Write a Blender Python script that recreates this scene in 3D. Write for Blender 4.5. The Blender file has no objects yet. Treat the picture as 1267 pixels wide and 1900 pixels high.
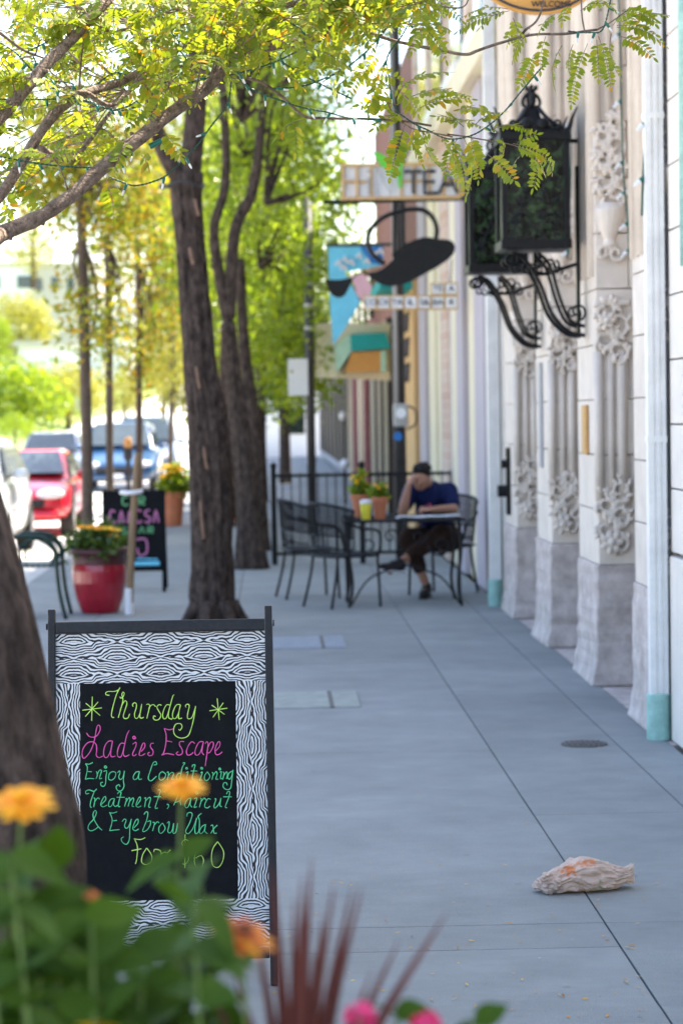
import bpy, bmesh, math, random
import numpy as np
from mathutils import Vector, Matrix, Euler, noise

random.seed(7)
rng = np.random.default_rng(7)
SC = bpy.context.scene
COL = SC.collection
R = math.radians

# ------------------------------------------------------------------ camera
F = 4486.0                      # focal length in photograph pixels (85 mm on 36 mm)
CX, CY = 633.5, 950.0
ROLL = R(0.9)
_dx, _dy = -133.0, 180.0        # where the street vanishes, from the picture centre
_ux = _dx * math.cos(ROLL) + _dy * math.sin(ROLL)
_uy = -_dx * math.sin(ROLL) + _dy * math.cos(ROLL)
YAW = math.atan(-_ux / F)
PITCH = math.atan(_uy / F * math.cos(YAW))
CAM = Vector((0, 0, 1.65))
f0 = Vector((math.sin(YAW) * math.cos(PITCH), math.cos(YAW) * math.cos(PITCH), -math.sin(PITCH)))
r0 = Vector((math.cos(YAW), -math.sin(YAW), 0))
u0 = r0.cross(f0)
UP = u0 * math.cos(ROLL) + r0 * math.sin(ROLL)
RT = r0 * math.cos(ROLL) - u0 * math.sin(ROLL)
cd = bpy.data.cameras.new('camera')
cd.lens = 85.0
cd.sensor_fit = 'VERTICAL'
cd.sensor_height = 36.0
cd.sensor_width = 24.0
cd.clip_start = 0.1
cd.clip_end = 3000
cd.dof.use_dof = True
cd.dof.focus_distance = 7.0
cd.dof.aperture_fstop = 4.6
cam = bpy.data.objects.new('camera', cd)
COL.objects.link(cam)
m3 = Matrix((RT, UP, -f0)).transposed()
cam.matrix_world = Matrix.Translation(CAM) @ m3.to_4x4()
SC.camera = cam

def ray(u, v):
    return RT * ((u - CX) / F) + UP * ((CY - v) / F) + f0
def P(u, v, Y):
    d = ray(u, v)
    return CAM + d * (Y / d.y)
def G(u, v, z=0.0):
    d = ray(u, v)
    return CAM + d * ((z - CAM.z) / d.z)

# ------------------------------------------------------------------ light
SUN_EL, SUN_AZ = R(57), R(35)    # azimuth from +X towards +Y
sv = Vector((math.cos(SUN_EL) * math.cos(SUN_AZ), math.cos(SUN_EL) * math.sin(SUN_AZ), math.sin(SUN_EL)))
w = bpy.data.worlds.new('World')
SC.world = w
w.use_nodes = True
nt = w.node_tree
bg = nt.nodes['Background']
sk = nt.nodes.new('ShaderNodeTexSky')
sk.sky_type = 'NISHITA'
sk.sun_disc = False
sk.sun_elevation = SUN_EL
sk.sun_rotation = math.atan2(sv.x, sv.y)
sk.air_density = 1.0
sk.dust_density = 2.0
sk.ozone_density = 0.7
nt.links.new(sk.outputs[0], bg.inputs[0])
bg.inputs[1].default_value = 0.13
sl = bpy.data.lights.new('sun', 'SUN')
sl.energy = 4.6
sl.angle = R(0.53)
sl.color = (1.0, 0.92, 0.79)
so = bpy.data.objects.new('sun', sl)
COL.objects.link(so)
so.rotation_euler = sv.to_track_quat('Z', 'Y').to_euler()
so.location = (20, 5, 40)
vs = SC.view_settings
vs.view_transform = 'Standard'
vs.look = 'None'
vs.exposure = 2.22
vs.gamma = 1.0
vs.use_curve_mapping = False
SC.render.engine = 'CYCLES'
SC.cycles.use_denoising = True
SC.cycles.max_bounces = 8
SC.cycles.diffuse_bounces = 4
SC.cycles.transparent_max_bounces = 12
SC.cycles.sample_clamp_indirect = 6.0
SC.cycles.caustics_reflective = False
SC.cycles.caustics_refractive = False

# ------------------------------------------------------------------ materials
def mat(name, col, rough=0.6, var=0.12, scale=8.0, bump=0.0, bscale=60.0, metal=0.0, col2=None, ramp=None,
        trans=0.0, spec=0.5, coat=0.0, island=None, detail=6.0, stretch=None, pos=(0.3, 0.72)):
    m = bpy.data.materials.new(name)
    m.use_nodes = True
    t = m.node_tree
    b = t.nodes['Principled BSDF']
    b.inputs['Roughness'].default_value = rough
    b.inputs['Metallic'].default_value = metal
    b.inputs['Specular IOR Level'].default_value = spec
    b.inputs['Coat Weight'].default_value = coat
    tc = t.nodes.new('ShaderNodeTexCoord')
    src = tc.outputs['Object']
    if stretch:
        mp = t.nodes.new('ShaderNodeMapping')
        mp.inputs['Scale'].default_value = stretch
        t.links.new(src, mp.inputs[0])
        src = mp.outputs[0]
    c = Vector(col[:3])
    lo = tuple(c * (1 - var)) + (1,)
    hi = tuple(Vector(col2) if col2 else c * (1 + var)) + (1,)
    if island:
        g = t.nodes.new('ShaderNodeNewGeometry')
        cr = t.nodes.new('ShaderNodeValToRGB')
        cr.color_ramp.elements[0].color = tuple(island[0]) + (1,)
        cr.color_ramp.elements[-1].color = tuple(island[-1]) + (1,)
        for i, cc in enumerate(island[1:-1]):
            e = cr.color_ramp.elements.new((i + 1) / (len(island) - 1))
            e.color = tuple(cc) + (1,)
        t.links.new(g.outputs['Random Per Island'], cr.inputs[0])
        out = cr.outputs[0]
    else:
        n = t.nodes.new('ShaderNodeTexNoise')
        n.inputs['Scale'].default_value = scale
        n.inputs['Detail'].default_value = detail
        n.inputs['Roughness'].default_value = 0.65
        t.links.new(src, n.inputs[0])
        cr = t.nodes.new('ShaderNodeValToRGB')
        cr.color_ramp.elements[0].position = pos[0]
        cr.color_ramp.elements[1].position = pos[1]
        cr.color_ramp.elements[0].color = lo
        cr.color_ramp.elements[1].color = hi
        t.links.new(n.outputs[0], cr.inputs[0])
        out = cr.outputs[0]
    t.links.new(out, b.inputs['Base Color'])
    if bump:
        n2 = t.nodes.new('ShaderNodeTexNoise')
        n2.inputs['Scale'].default_value = bscale
        n2.inputs['Detail'].default_value = 5
        t.links.new(src, n2.inputs[0])
        bp = t.nodes.new('ShaderNodeBump')
        bp.inputs['Strength'].default_value = bump
        bp.inputs['Distance'].default_value = 0.01
        t.links.new(n2.outputs[0], bp.inputs['Height'])
        t.links.new(bp.outputs[0], b.inputs['Normal'])
    if trans:
        tr = t.nodes.new('ShaderNodeBsdfTranslucent')
        hs = t.nodes.new('ShaderNodeMixRGB')
        hs.blend_type = 'MULTIPLY'
        hs.inputs[0].default_value = 1.0
        hs.inputs[2].default_value = (1.25, 1.15, 0.5, 1)
        t.links.new(out, hs.inputs[1])
        t.links.new(hs.outputs[0], tr.inputs[0])
        mx = t.nodes.new('ShaderNodeMixShader')
        mx.inputs[0].default_value = trans
        o = t.nodes['Material Output']
        t.links.new(b.outputs[0], mx.inputs[1])
        t.links.new(tr.outputs[0], mx.inputs[2])
        t.links.new(mx.outputs[0], o.inputs[0])
    return m

M = {}
M['concrete'] = mat('concrete', (0.252, 0.266, 0.266), 0.85, 0.14, 1.3, 0.35, 220, detail=12, spec=0.25)
def grain(m):
    t = m.node_tree
    b = t.nodes['Principled BSDF']
    src = b.inputs['Base Color'].links[0].from_socket
    tc = t.nodes.new('ShaderNodeTexCoord')
    prev = src
    for sc, st, lo, hi in ((420, (1, 1, 1), 0.80, 1.16), (26, (0.3, 1, 1), 0.965, 1.03), (4.5, (1, 1, 1), 0.93, 1.05)):
        mp = t.nodes.new('ShaderNodeMapping')
        mp.inputs['Scale'].default_value = st
        t.links.new(tc.outputs['Object'], mp.inputs[0])
        n = t.nodes.new('ShaderNodeTexNoise')
        n.inputs['Scale'].default_value = sc
        n.inputs['Detail'].default_value = 4
        t.links.new(mp.outputs[0], n.inputs[0])
        r_ = t.nodes.new('ShaderNodeMapRange')
        r_.inputs[1].default_value = 0.3
        r_.inputs[2].default_value = 0.7
        r_.inputs[3].default_value = lo
        r_.inputs[4].default_value = hi
        t.links.new(n.outputs[0], r_.inputs[0])
        mx = t.nodes.new('ShaderNodeMixRGB')
        mx.blend_type = 'MULTIPLY'
        mx.inputs[0].default_value = 1.0
        t.links.new(prev, mx.inputs[1])
        t.links.new(r_.outputs[0], mx.inputs[2])
        prev = mx.outputs[0]
    t.links.new(prev, b.inputs['Base Color'])
grain(M['concrete'])
def spots(m):
    t = m.node_tree
    b = t.nodes['Principled BSDF']
    prev = b.inputs['Base Color'].links[0].from_socket
    tc = t.nodes.new('ShaderNodeTexCoord')
    for sc, rad, dark in ((2.3, 0.030, 0.62), (5.5, 0.035, 0.75), (1.1, 0.028, 1.25)):
        vo = t.nodes.new('ShaderNodeTexVoronoi')
        vo.inputs['Scale'].default_value = sc
        t.links.new(tc.outputs['Object'], vo.inputs[0])
        n = t.nodes.new('ShaderNodeTexNoise')
        n.inputs['Scale'].default_value = 45
        t.links.new(tc.outputs['Object'], n.inputs[0])
        d = node_math(t, 'ADD', vo.outputs['Distance'], node_math(t, 'MULTIPLY', n.outputs[0], 0.05))
        r_ = t.nodes.new('ShaderNodeMapRange')
        r_.inputs[1].default_value = rad
        r_.inputs[2].default_value = rad + 0.03
        r_.inputs[3].default_value = dark
        r_.inputs[4].default_value = 1.0
        t.links.new(d, r_.inputs[0])
        mx = t.nodes.new('ShaderNodeMixRGB')
        mx.blend_type = 'MULTIPLY'
        mx.inputs[0].default_value = 1.0
        t.links.new(prev, mx.inputs[1])
        t.links.new(r_.outputs[0], mx.inputs[2])
        prev = mx.outputs[0]
    oi = t.nodes.new('ShaderNodeObjectInfo')
    r_ = t.nodes.new('ShaderNodeMapRange')
    r_.inputs[3].default_value = 0.93
    r_.inputs[4].default_value = 1.05
    t.links.new(oi.outputs['Random'], r_.inputs[0])
    mx = t.nodes.new('ShaderNodeMixRGB')
    mx.blend_type = 'MULTIPLY'
    mx.inputs[0].default_value = 1.0
    t.links.new(prev, mx.inputs[1])
    t.links.new(r_.outputs[0], mx.inputs[2])
    t.links.new(mx.outputs[0], b.inputs['Base Color'])
M['joint'] = mat('joint_dirt', (0.07, 0.065, 0.06), 0.95, 0.3, 20)
M['street'] = mat('street_concrete', (0.55, 0.52, 0.48), 0.9, 0.12, 0.8, 0.1, 60)
M['kerb'] = mat('kerb_concrete', (0.45, 0.44, 0.42), 0.9, 0.1, 3)
M['ground'] = mat('earth', (0.33, 0.30, 0.24), 0.95, 0.2, 0.3)
M['hill'] = mat('hill_grass', (0.13, 0.22, 0.04), 0.95, 0.3, 0.12, col2=(0.33, 0.38, 0.12))
M['stone'] = mat('pale_stone', (0.70, 0.615, 0.535), 0.75, 0.12, 5, 0.25, 90)
M['stone2'] = mat('cream_stone', (0.75, 0.69, 0.625), 0.75, 0.07, 4, 0.2, 70)
M['plinth'] = mat('weathered_plinth', (0.48, 0.40, 0.37), 0.9, 0.25, 9, 0.6, 45, col2=(0.70, 0.61, 0.57))
M['mortar'] = mat('mortar', (0.36, 0.29, 0.24), 0.95, 0.2, 30)
M['white_paint'] = mat('white_paint', (0.80, 0.79, 0.77), 0.5, 0.12, 7, 0.1, 40)
M['teal_paint'] = mat('teal_paint', (0.30, 0.52, 0.47), 0.5, 0.25, 14, 0.15, 50)
M['black_iron'] = mat('black_iron', (0.008, 0.008, 0.009), 0.4, 0.3, 20, 0.2, 60, spec=0.22)
M['chair_iron'] = mat('grey_black_iron', (0.012, 0.013, 0.016), 0.45, 0.2, 20, spec=0.2)
M['black_metal'] = mat('black_frame_metal', (0.014, 0.014, 0.016), 0.4, 0.4, 90, 0.1, 200, spec=0.3)
M['black_board'] = mat('blackboard_fabric', (0.008, 0.009, 0.011), 0.85, 0.25, 30, 0.15, 300, spec=0.12)
M['chalk_lime'] = mat('chalk_lime', (0.55, 0.86, 0.16), 0.8, 0.05, 60)
M['chalk_pink'] = mat('chalk_pink', (0.86, 0.11, 0.44), 0.8, 0.05, 60)
M['chalk_green'] = mat('chalk_green', (0.11, 0.66, 0.29), 0.8, 0.05, 60)
M['bark'] = mat('grey_bark', (0.014, 0.011, 0.009), 0.95, 0.5, 24, 1.0, 60, col2=(0.12, 0.088, 0.074), spec=0.15, stretch=(1, 1, 0.45))
M['dull_pink'] = mat('dull_pink_chalk', (0.45, 0.16, 0.32), 0.9, 0.3, 60)
M['dull_green'] = mat('dull_green_chalk', (0.12, 0.36, 0.17), 0.9, 0.3, 60)
M['bark_scar'] = mat('orange_bark_scar', (0.21, 0.125, 0.085), 0.95, 0.4, 25, 0.5, 60)
M['branch'] = mat('branch_bark', (0.12, 0.08, 0.058), 0.9, 0.4, 45, 1.0, 130, col2=(0.33, 0.245, 0.19), spec=0.2)
M['young_bark'] = mat('young_bark', (0.09, 0.062, 0.045), 0.9, 0.35, 25, 0.5, 60)
M['stake'] = mat('wooden_stake', (0.24, 0.16, 0.09), 0.85, 0.2, 20, stretch=(1, 1, 0.2))
M['leaf_near'] = mat('locust_leaf', (0.2, 0.26, 0.03), 0.45, island=[(0.13, 0.20, 0.018), (0.19, 0.26, 0.02), (0.25, 0.30, 0.022), (0.34, 0.34, 0.025), (0.17, 0.24, 0.02), (0.22, 0.28, 0.02), (0.15, 0.22, 0.02), (0.28, 0.31, 0.02), (0.2, 0.27, 0.02), (0.19, 0.26, 0.02), (0.24, 0.29, 0.02), (0.5, 0.27, 0.02)], trans=0.55)
M['leaf_green'] = mat('green_leaf', (0.1, 0.2, 0.03), 0.32, island=[(0.11, 0.19, 0.015), (0.19, 0.29, 0.02), (0.28, 0.36, 0.025), (0.15, 0.24, 0.02)], trans=0.6)
M['leaf_dark'] = mat('dark_leaf', (0.05, 0.1, 0.03), 0.5, island=[(0.03, 0.07, 0.012), (0.07, 0.12, 0.02), (0.09, 0.15, 0.02)], trans=0.4)
M['leaf_gold'] = mat('golden_leaf', (0.3, 0.25, 0.03), 0.5, island=[(0.14, 0.20, 0.02), (0.26, 0.29, 0.03), (0.16, 0.22, 0.02), (0.40, 0.28, 0.02), (0.20, 0.25, 0.02), (0.22, 0.27, 0.02), (0.46, 0.24, 0.015)], trans=0.55)
M['leaf_pale'] = mat('pale_leaf', (0.3, 0.3, 0.1), 0.5, island=[(0.25, 0.27, 0.06), (0.36, 0.35, 0.09), (0.30, 0.33, 0.07)], trans=0.5)
M['leaf_front'] = mat('broad_leaf', (0.05, 0.13, 0.02), 0.6, island=[(0.07, 0.17, 0.012), (0.12, 0.25, 0.014), (0.23, 0.35, 0.015), (0.035, 0.09, 0.012), (0.09, 0.20, 0.02), (0.16, 0.29, 0.012)], trans=0.38, spec=0.2)
M['stem'] = mat('plant_stem', (0.12, 0.2, 0.04), 0.6)
M['petal_orange'] = mat('orange_petal', (0.8, 0.33, 0.01), 0.6, island=[(0.85, 0.34, 0.004), (0.92, 0.50, 0.006), (0.88, 0.42, 0.005)], trans=0.3)
M['petal_yellow'] = mat('yellow_petal', (0.8, 0.55, 0.02), 0.6, island=[(0.88, 0.56, 0.006), (0.92, 0.68, 0.01)], trans=0.3)
M['petal_red'] = mat('rust_petal', (0.5, 0.1, 0.02), 0.6, island=[(0.50, 0.07, 0.012), (0.65, 0.2, 0.012), (0.75, 0.32, 0.01)], trans=0.3)
M['petal_pink'] = mat('pink_petal', (0.75, 0.05, 0.22), 0.6, island=[(0.72, 0.03, 0.16), (0.82, 0.08, 0.3)], trans=0.3)
M['flower_heart'] = mat('flower_heart', (0.22, 0.06, 0.02), 0.9, 0.4, 200)
M['cordyline'] = mat('red_strap_leaf', (0.16, 0.03, 0.035), 0.45, island=[(0.07, 0.016, 0.013), (0.13, 0.034, 0.027), (0.09, 0.02, 0.03)], trans=0.2)
M['wire'] = mat('green_wire', (0.008, 0.07, 0.047), 0.4)
M['socket'] = mat('green_socket', (0.012, 0.15, 0.105), 0.35)
M['clear_bulb'] = mat('clear_bulb', (0.8, 0.8, 0.8), 0.12, 0.03, 30, spec=0.8)
M['glass_dark'] = mat('dark_glass', (0.012, 0.02, 0.016), 0.04, 0.5, 5, spec=0.6)
M['lantern_glass'] = mat('mottled_green_glass', (0.002, 0.004, 0.003), 0.12, 0.6, 16, 0.8, 14, col2=(0.06, 0.13, 0.045), spec=0.3, pos=(0.48, 0.74))  # green mottling in the colour stands in for reflected sunlit trees
M['glass_car'] = mat('car_glass', (0.05, 0.07, 0.08), 0.04, 0.2, 3, spec=0.8)
M['terracotta'] = mat('terracotta', (0.48, 0.16, 0.075), 0.75, 0.15, 9)
M['glaze_red'] = mat('red_glaze', (0.33, 0.005, 0.02), 0.22, 0.25, 6, coat=0.5)
M['glaze_dark'] = mat('dark_red_glaze', (0.075, 0.018, 0.02), 0.4, 0.3, 12)
M['bench_green'] = mat('dark_green_paint', (0.006, 0.03, 0.025), 0.4, 0.2, 20, spec=0.25)
M['soil'] = mat('soil', (0.05, 0.035, 0.025), 0.98, 0.4, 60)
M['skin'] = mat('skin', (0.34, 0.165, 0.105), 0.55, 0.08, 14)
M['hair'] = mat('black_hair', (0.007, 0.006, 0.006), 0.6, 0.3, 80, spec=0.15)
M['navy'] = mat('navy_cotton', (0.008, 0.013, 0.055), 0.85, 0.2, 25, spec=0.1)
M['brown_cloth'] = mat('dark_brown_cloth', (0.038, 0.022, 0.018), 0.9, 0.25, 20, spec=0.1)
M['shoe_dark'] = mat('dark_shoe', (0.014, 0.012, 0.012), 0.7, 0.2, 20)
M['yellow_cloth'] = mat('yellow_cloth', (0.72, 0.43, 0.02), 0.85, 0.08, 20)
M['paper'] = mat('newsprint', (0.62, 0.64, 0.68), 0.85, 0.15, 40)
M['shirt_print'] = mat('pink_print', (0.8, 0.12, 0.26), 0.8)
M['yellow_cup'] = mat('yellow_plastic', (0.80, 0.70, 0.05), 0.3, 0.15, 20)
M['tan_wood'] = mat('tan_wood', (0.52, 0.34, 0.16), 0.6, 0.12, 20, stretch=(1, 1, 0.3))
M['sign_wood'] = mat('golden_sign_wood', (0.62, 0.30, 0.06), 0.5, 0.15, 14, stretch=(0.3, 1, 2))
M['sign_white'] = mat('sign_white', (0.72, 0.72, 0.75), 0.5, 0.03, 8)
M['grey_letter'] = mat('grey_letter', (0.38, 0.38, 0.41), 0.5)
M['dark_letter'] = mat('dark_letter', (0.03, 0.03, 0.04), 0.5)
M['leaf_sign'] = mat('green_leaf_paint', (0.10, 0.50, 0.03), 0.4)
M['cream'] = mat('cream_paint', (0.70, 0.63, 0.46), 0.7, 0.06, 4)
M['lilac'] = mat('lilac_paint', (0.42, 0.375, 0.42), 0.7, 0.06, 4)
M['peach'] = mat('peach_stucco', (0.66, 0.42, 0.19), 0.85, 0.08, 3)
M['teal'] = mat('teal_cloth', (0.01, 0.33, 0.33), 0.7, 0.08, 6)
M['mint'] = mat('mint_paint', (0.42, 0.66, 0.53), 0.7)
M['orange_wall'] = mat('orange_paint', (0.62, 0.30, 0.08), 0.7, 0.1, 5)
M['sky_banner'] = mat('sky_blue_banner', (0.16, 0.58, 0.80), 0.7, 0.12, 5)
M['blue_banner'] = mat('deep_blue_banner', (0.02, 0.17, 0.50), 0.7)
M['pink_banner'] = mat('pink_banner', (0.70, 0.42, 0.50), 0.7)
M['brown_brick'] = mat('brown_brick', (0.20, 0.085, 0.06), 0.9, 0.25, 12)
M['maroon_brick'] = mat('maroon_brick', (0.27, 0.10, 0.11), 0.9, 0.25, 9)
M['grey_paint'] = mat('grey_lilac_paint', (0.40, 0.39, 0.44), 0.8, 0.08, 3)
M['dark_brown'] = mat('dark_brown_wood', (0.05, 0.032, 0.026), 0.7, 0.25, 9)
M['pole'] = mat('dark_pole', (0.035, 0.032, 0.032), 0.6, 0.3, 12)
M['conduit'] = mat('grey_conduit', (0.36, 0.35, 0.34), 0.5, 0.1, 10)
M['car_red'] = mat('red_car_paint', (0.62, 0.008, 0.03), 0.3, 0.03, 3, coat=0.8)
M['car_white'] = mat('silver_white_paint', (0.66, 0.68, 0.70), 0.3, 0.03, 3, coat=0.8)
M['car_blue'] = mat('blue_car_paint', (0.015, 0.07, 0.17), 0.3, 0.03, 3, coat=0.8)
M['car_slate'] = mat('slate_car_paint', (0.16, 0.22, 0.32), 0.3, 0.03, 3, coat=0.8)
M['tyre'] = mat('tyre_rubber', (0.02, 0.02, 0.02), 0.85)
M['rim'] = mat('alloy_rim', (0.5, 0.5, 0.52), 0.3, metal=0.8)
M['chrome'] = mat('chrome', (0.7, 0.7, 0.72), 0.15, metal=1.0)
M['lamp_glass'] = mat('headlamp_glass', (0.75, 0.76, 0.78), 0.08, spec=0.8)
M['cast_iron'] = mat('cast_iron', (0.07, 0.065, 0.065), 0.6, 0.3, 30, 0.4, 90)
M['plate_steel'] = mat('blue_grey_plate', (0.20, 0.235, 0.285), 0.6, 0.2, 10, 0.2, 90)
M['plate_green'] = mat('green_grey_plate', (0.24, 0.27, 0.255), 0.6, 0.25, 10, 0.2, 90)
M['fallen'] = mat('fallen_leaf', (0.5, 0.25, 0.05), 0.8, island=[(0.5, 0.22, 0.03), (0.55, 0.4, 0.12), (0.3, 0.14, 0.05), (0.5, 0.42, 0.3)])
M['far_white'] = mat('far_white_wall', (0.75, 0.76, 0.78), 0.8, 0.04, 0.2)
M['far_tan'] = mat('far_tan_wall', (0.50, 0.46, 0.42), 0.8, 0.06, 0.3)
M['red_box'] = mat('red_box', (0.55, 0.01, 0.04), 0.5)
M['brass'] = mat('brass_plaque', (0.55, 0.30, 0.10), 0.45)
M['planter'] = mat('grey_planter', (0.22, 0.2, 0.18), 0.85, 0.15, 8, 0.3, 60)

def node_math(t, op, a, b=None):
    n = t.nodes.new('ShaderNodeMath')
    n.operation = op
    for i, x in enumerate((a, b)):
        if x is None:
            continue
        if isinstance(x, (int, float)):
            n.inputs[i].default_value = x
        else:
            t.links.new(x, n.inputs[i])
    return n.outputs[0]

def zebra_mat(name, swap=False):
    m = bpy.data.materials.new(name)
    m.use_nodes = True
    t = m.node_tree
    b = t.nodes['Principled BSDF']
    b.inputs['Roughness'].default_value = 0.75
    tc = t.nodes.new('ShaderNodeTexCoord')
    sp = t.nodes.new('ShaderNodeSeparateXYZ')
    t.links.new(tc.outputs['Object'], sp.inputs[0])
    X, Z = (sp.outputs[2], sp.outputs[0]) if swap else (sp.outputs[0], sp.outputs[2])
    W, H = 0.128, 0.049
    row = node_math(t, 'FLOOR', node_math(t, 'DIVIDE', Z, H))
    off = node_math(t, 'MULTIPLY', node_math(t, 'MODULO', node_math(t, 'ABSOLUTE', row), 2.0), W)
    u = node_math(t, 'PINGPONG', node_math(t, 'ADD', X, off), W)
    v = node_math(t, 'FRACT', node_math(t, 'DIVIDE', Z, H))
    v = node_math(t, 'MULTIPLY', v, H)
    cb = t.nodes.new('ShaderNodeCombineXYZ')
    t.links.new(u, cb.inputs[0])
    t.links.new(v, cb.inputs[1])
    n = t.nodes.new('ShaderNodeTexNoise')
    n.inputs['Scale'].default_value = 21
    n.inputs['Detail'].default_value = 1.5
    t.links.new(cb.outputs[0], n.inputs[0])
    # fan-shaped stripes: bent across the tile, pulled about by noise
    bend = node_math(t, 'MULTIPLY', node_math(t, 'POWER', node_math(t, 'DIVIDE', u, W), 1.2), 0.032)
    ph = node_math(t, 'ADD', node_math(t, 'SUBTRACT', Z, bend), node_math(t, 'MULTIPLY', n.outputs[0], 0.042))
    s = node_math(t, 'SINE', node_math(t, 'MULTIPLY', ph, 2 * math.pi / 0.0092))
    n3 = t.nodes.new('ShaderNodeTexNoise')
    n3.inputs['Scale'].default_value = 60
    t.links.new(cb.outputs[0], n3.inputs[0])
    s2 = node_math(t, 'ADD', s, node_math(t, 'MULTIPLY', node_math(t, 'SUBTRACT', n3.outputs[0], 0.5), 0.9))
    cr = t.nodes.new('ShaderNodeValToRGB')
    cr.color_ramp.elements[0].position = 0.44
    cr.color_ramp.elements[1].position = 0.56
    cr.color_ramp.elements[0].color = (0.012, 0.013, 0.018, 1)
    cr.color_ramp.elements[1].color = (0.66, 0.68, 0.70, 1)
    t.links.new(node_math(t, 'ADD', node_math(t, 'MULTIPLY', s2, 0.5), 0.5), cr.inputs[0])
    t.links.new(cr.outputs[0], b.inputs['Base Color'])
    return m
spots(M['concrete'])
M['zebra'] = zebra_mat('zebra_cloth')
M['zebra_side'] = zebra_mat('zebra_cloth_side', True)

def brick_mat(name, c1, c2, mort, sc):
    m = bpy.data.materials.new(name)
    m.use_nodes = True
    t = m.node_tree
    b = t.nodes['Principled BSDF']
    b.inputs['Roughness'].default_value = 0.9
    tc = t.nodes.new('ShaderNodeTexCoord')
    mp = t.nodes.new('ShaderNodeMapping')
    mp.inputs['Rotation'].default_value = (R(90), 0, R(90))
    t.links.new(tc.outputs['Object'], mp.inputs[0])
    br = t.nodes.new('ShaderNodeTexBrick')
    br.inputs['Color1'].default_value = c1 + (1,)
    br.inputs['Color2'].default_value = c2 + (1,)
    br.inputs['Mortar'].default_value = mort + (1,)
    br.inputs['Scale'].default_value = sc
    t.links.new(mp.outputs[0], br.inputs[0])
    t.links.new(br.outputs[0], b.inputs['Base Color'])
    return m
M['brick_trim'] = brick_mat('painted_brick', (0.60, 0.40, 0.31), (0.68, 0.54, 0.45), (0.74, 0.69, 0.62), 4.5)

def bag_mat():
    m = mat('white_paper_bag', (0.70, 0.56, 0.49), 0.75, 0.06, 20, 0.25, 120, spec=0.2, trans=0.25)
    t = m.node_tree
    b = t.nodes['Principled BSDF']
    src = b.inputs['Base Color'].links[0].from_socket
    tc = t.nodes.new('ShaderNodeTexCoord')
    def patch(cx, cy, cz, rad, col, sc, prev):
        d = t.nodes.new('ShaderNodeVectorMath')
        d.operation = 'DISTANCE'
        d.inputs[1].default_value = (cx, cy, cz)
        t.links.new(tc.outputs['Object'], d.inputs[0])
        n = t.nodes.new('ShaderNodeTexNoise')
        n.inputs['Scale'].default_value = sc
        t.links.new(tc.outputs['Object'], n.inputs[0])
        k = node_math(t, 'SUBTRACT', node_math(t, 'ADD', rad, node_math(t, 'MULTIPLY', node_math(t, 'SUBTRACT', n.outputs[0], 0.5), 0.13)), d.outputs['Value'])
        k = node_math(t, 'MULTIPLY', k, 60.0)
        cl = t.nodes.new('ShaderNodeClamp')
        t.links.new(k, cl.inputs[0])
        mx = t.nodes.new('ShaderNodeMixRGB')
        t.links.new(cl.outputs[0], mx.inputs[0])
        t.links.new(prev, mx.inputs[1])
        mx.inputs[2].default_value = col
        return mx.outputs[0]
    o = patch(-0.055, -0.045, 0.092, 0.038, (0.78, 0.26, 0.12, 1), 75, src)
    o = patch(0.005, -0.035, 0.108, 0.034, (0.80, 0.30, 0.16, 1), 80, o)
    o = patch(0.045, -0.06, 0.012, 0.018, (0.10, 0.22, 0.08, 1), 60, o)
    for l in list(t.links):
        pass
    t.links.new(o, b.inputs['Base Color'])
    return m
M['bag'] = bag_mat()

# ------------------------------------------------------------------ mesh helpers
def catmull(pts, n=6):
    pts = [Vector(p) for p in pts]
    if len(pts) < 3:
        return [pts[0].lerp(pts[-1], i / n) for i in range(n + 1)]
    out = []
    for i in range(len(pts) - 1):
        p0 = pts[max(i - 1, 0)]; p1 = pts[i]; p2 = pts[i + 1]; p3 = pts[min(i + 2, len(pts) - 1)]
        for k in range(n):
            t = k / n
            out.append(0.5 * ((2 * p1) + (p2 - p0) * t + (2 * p0 - 5 * p1 + 4 * p2 - p3) * t * t + (3 * p1 - p0 - 3 * p2 + p3) * t ** 3))
    out.append(pts[-1])
    return out

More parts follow.
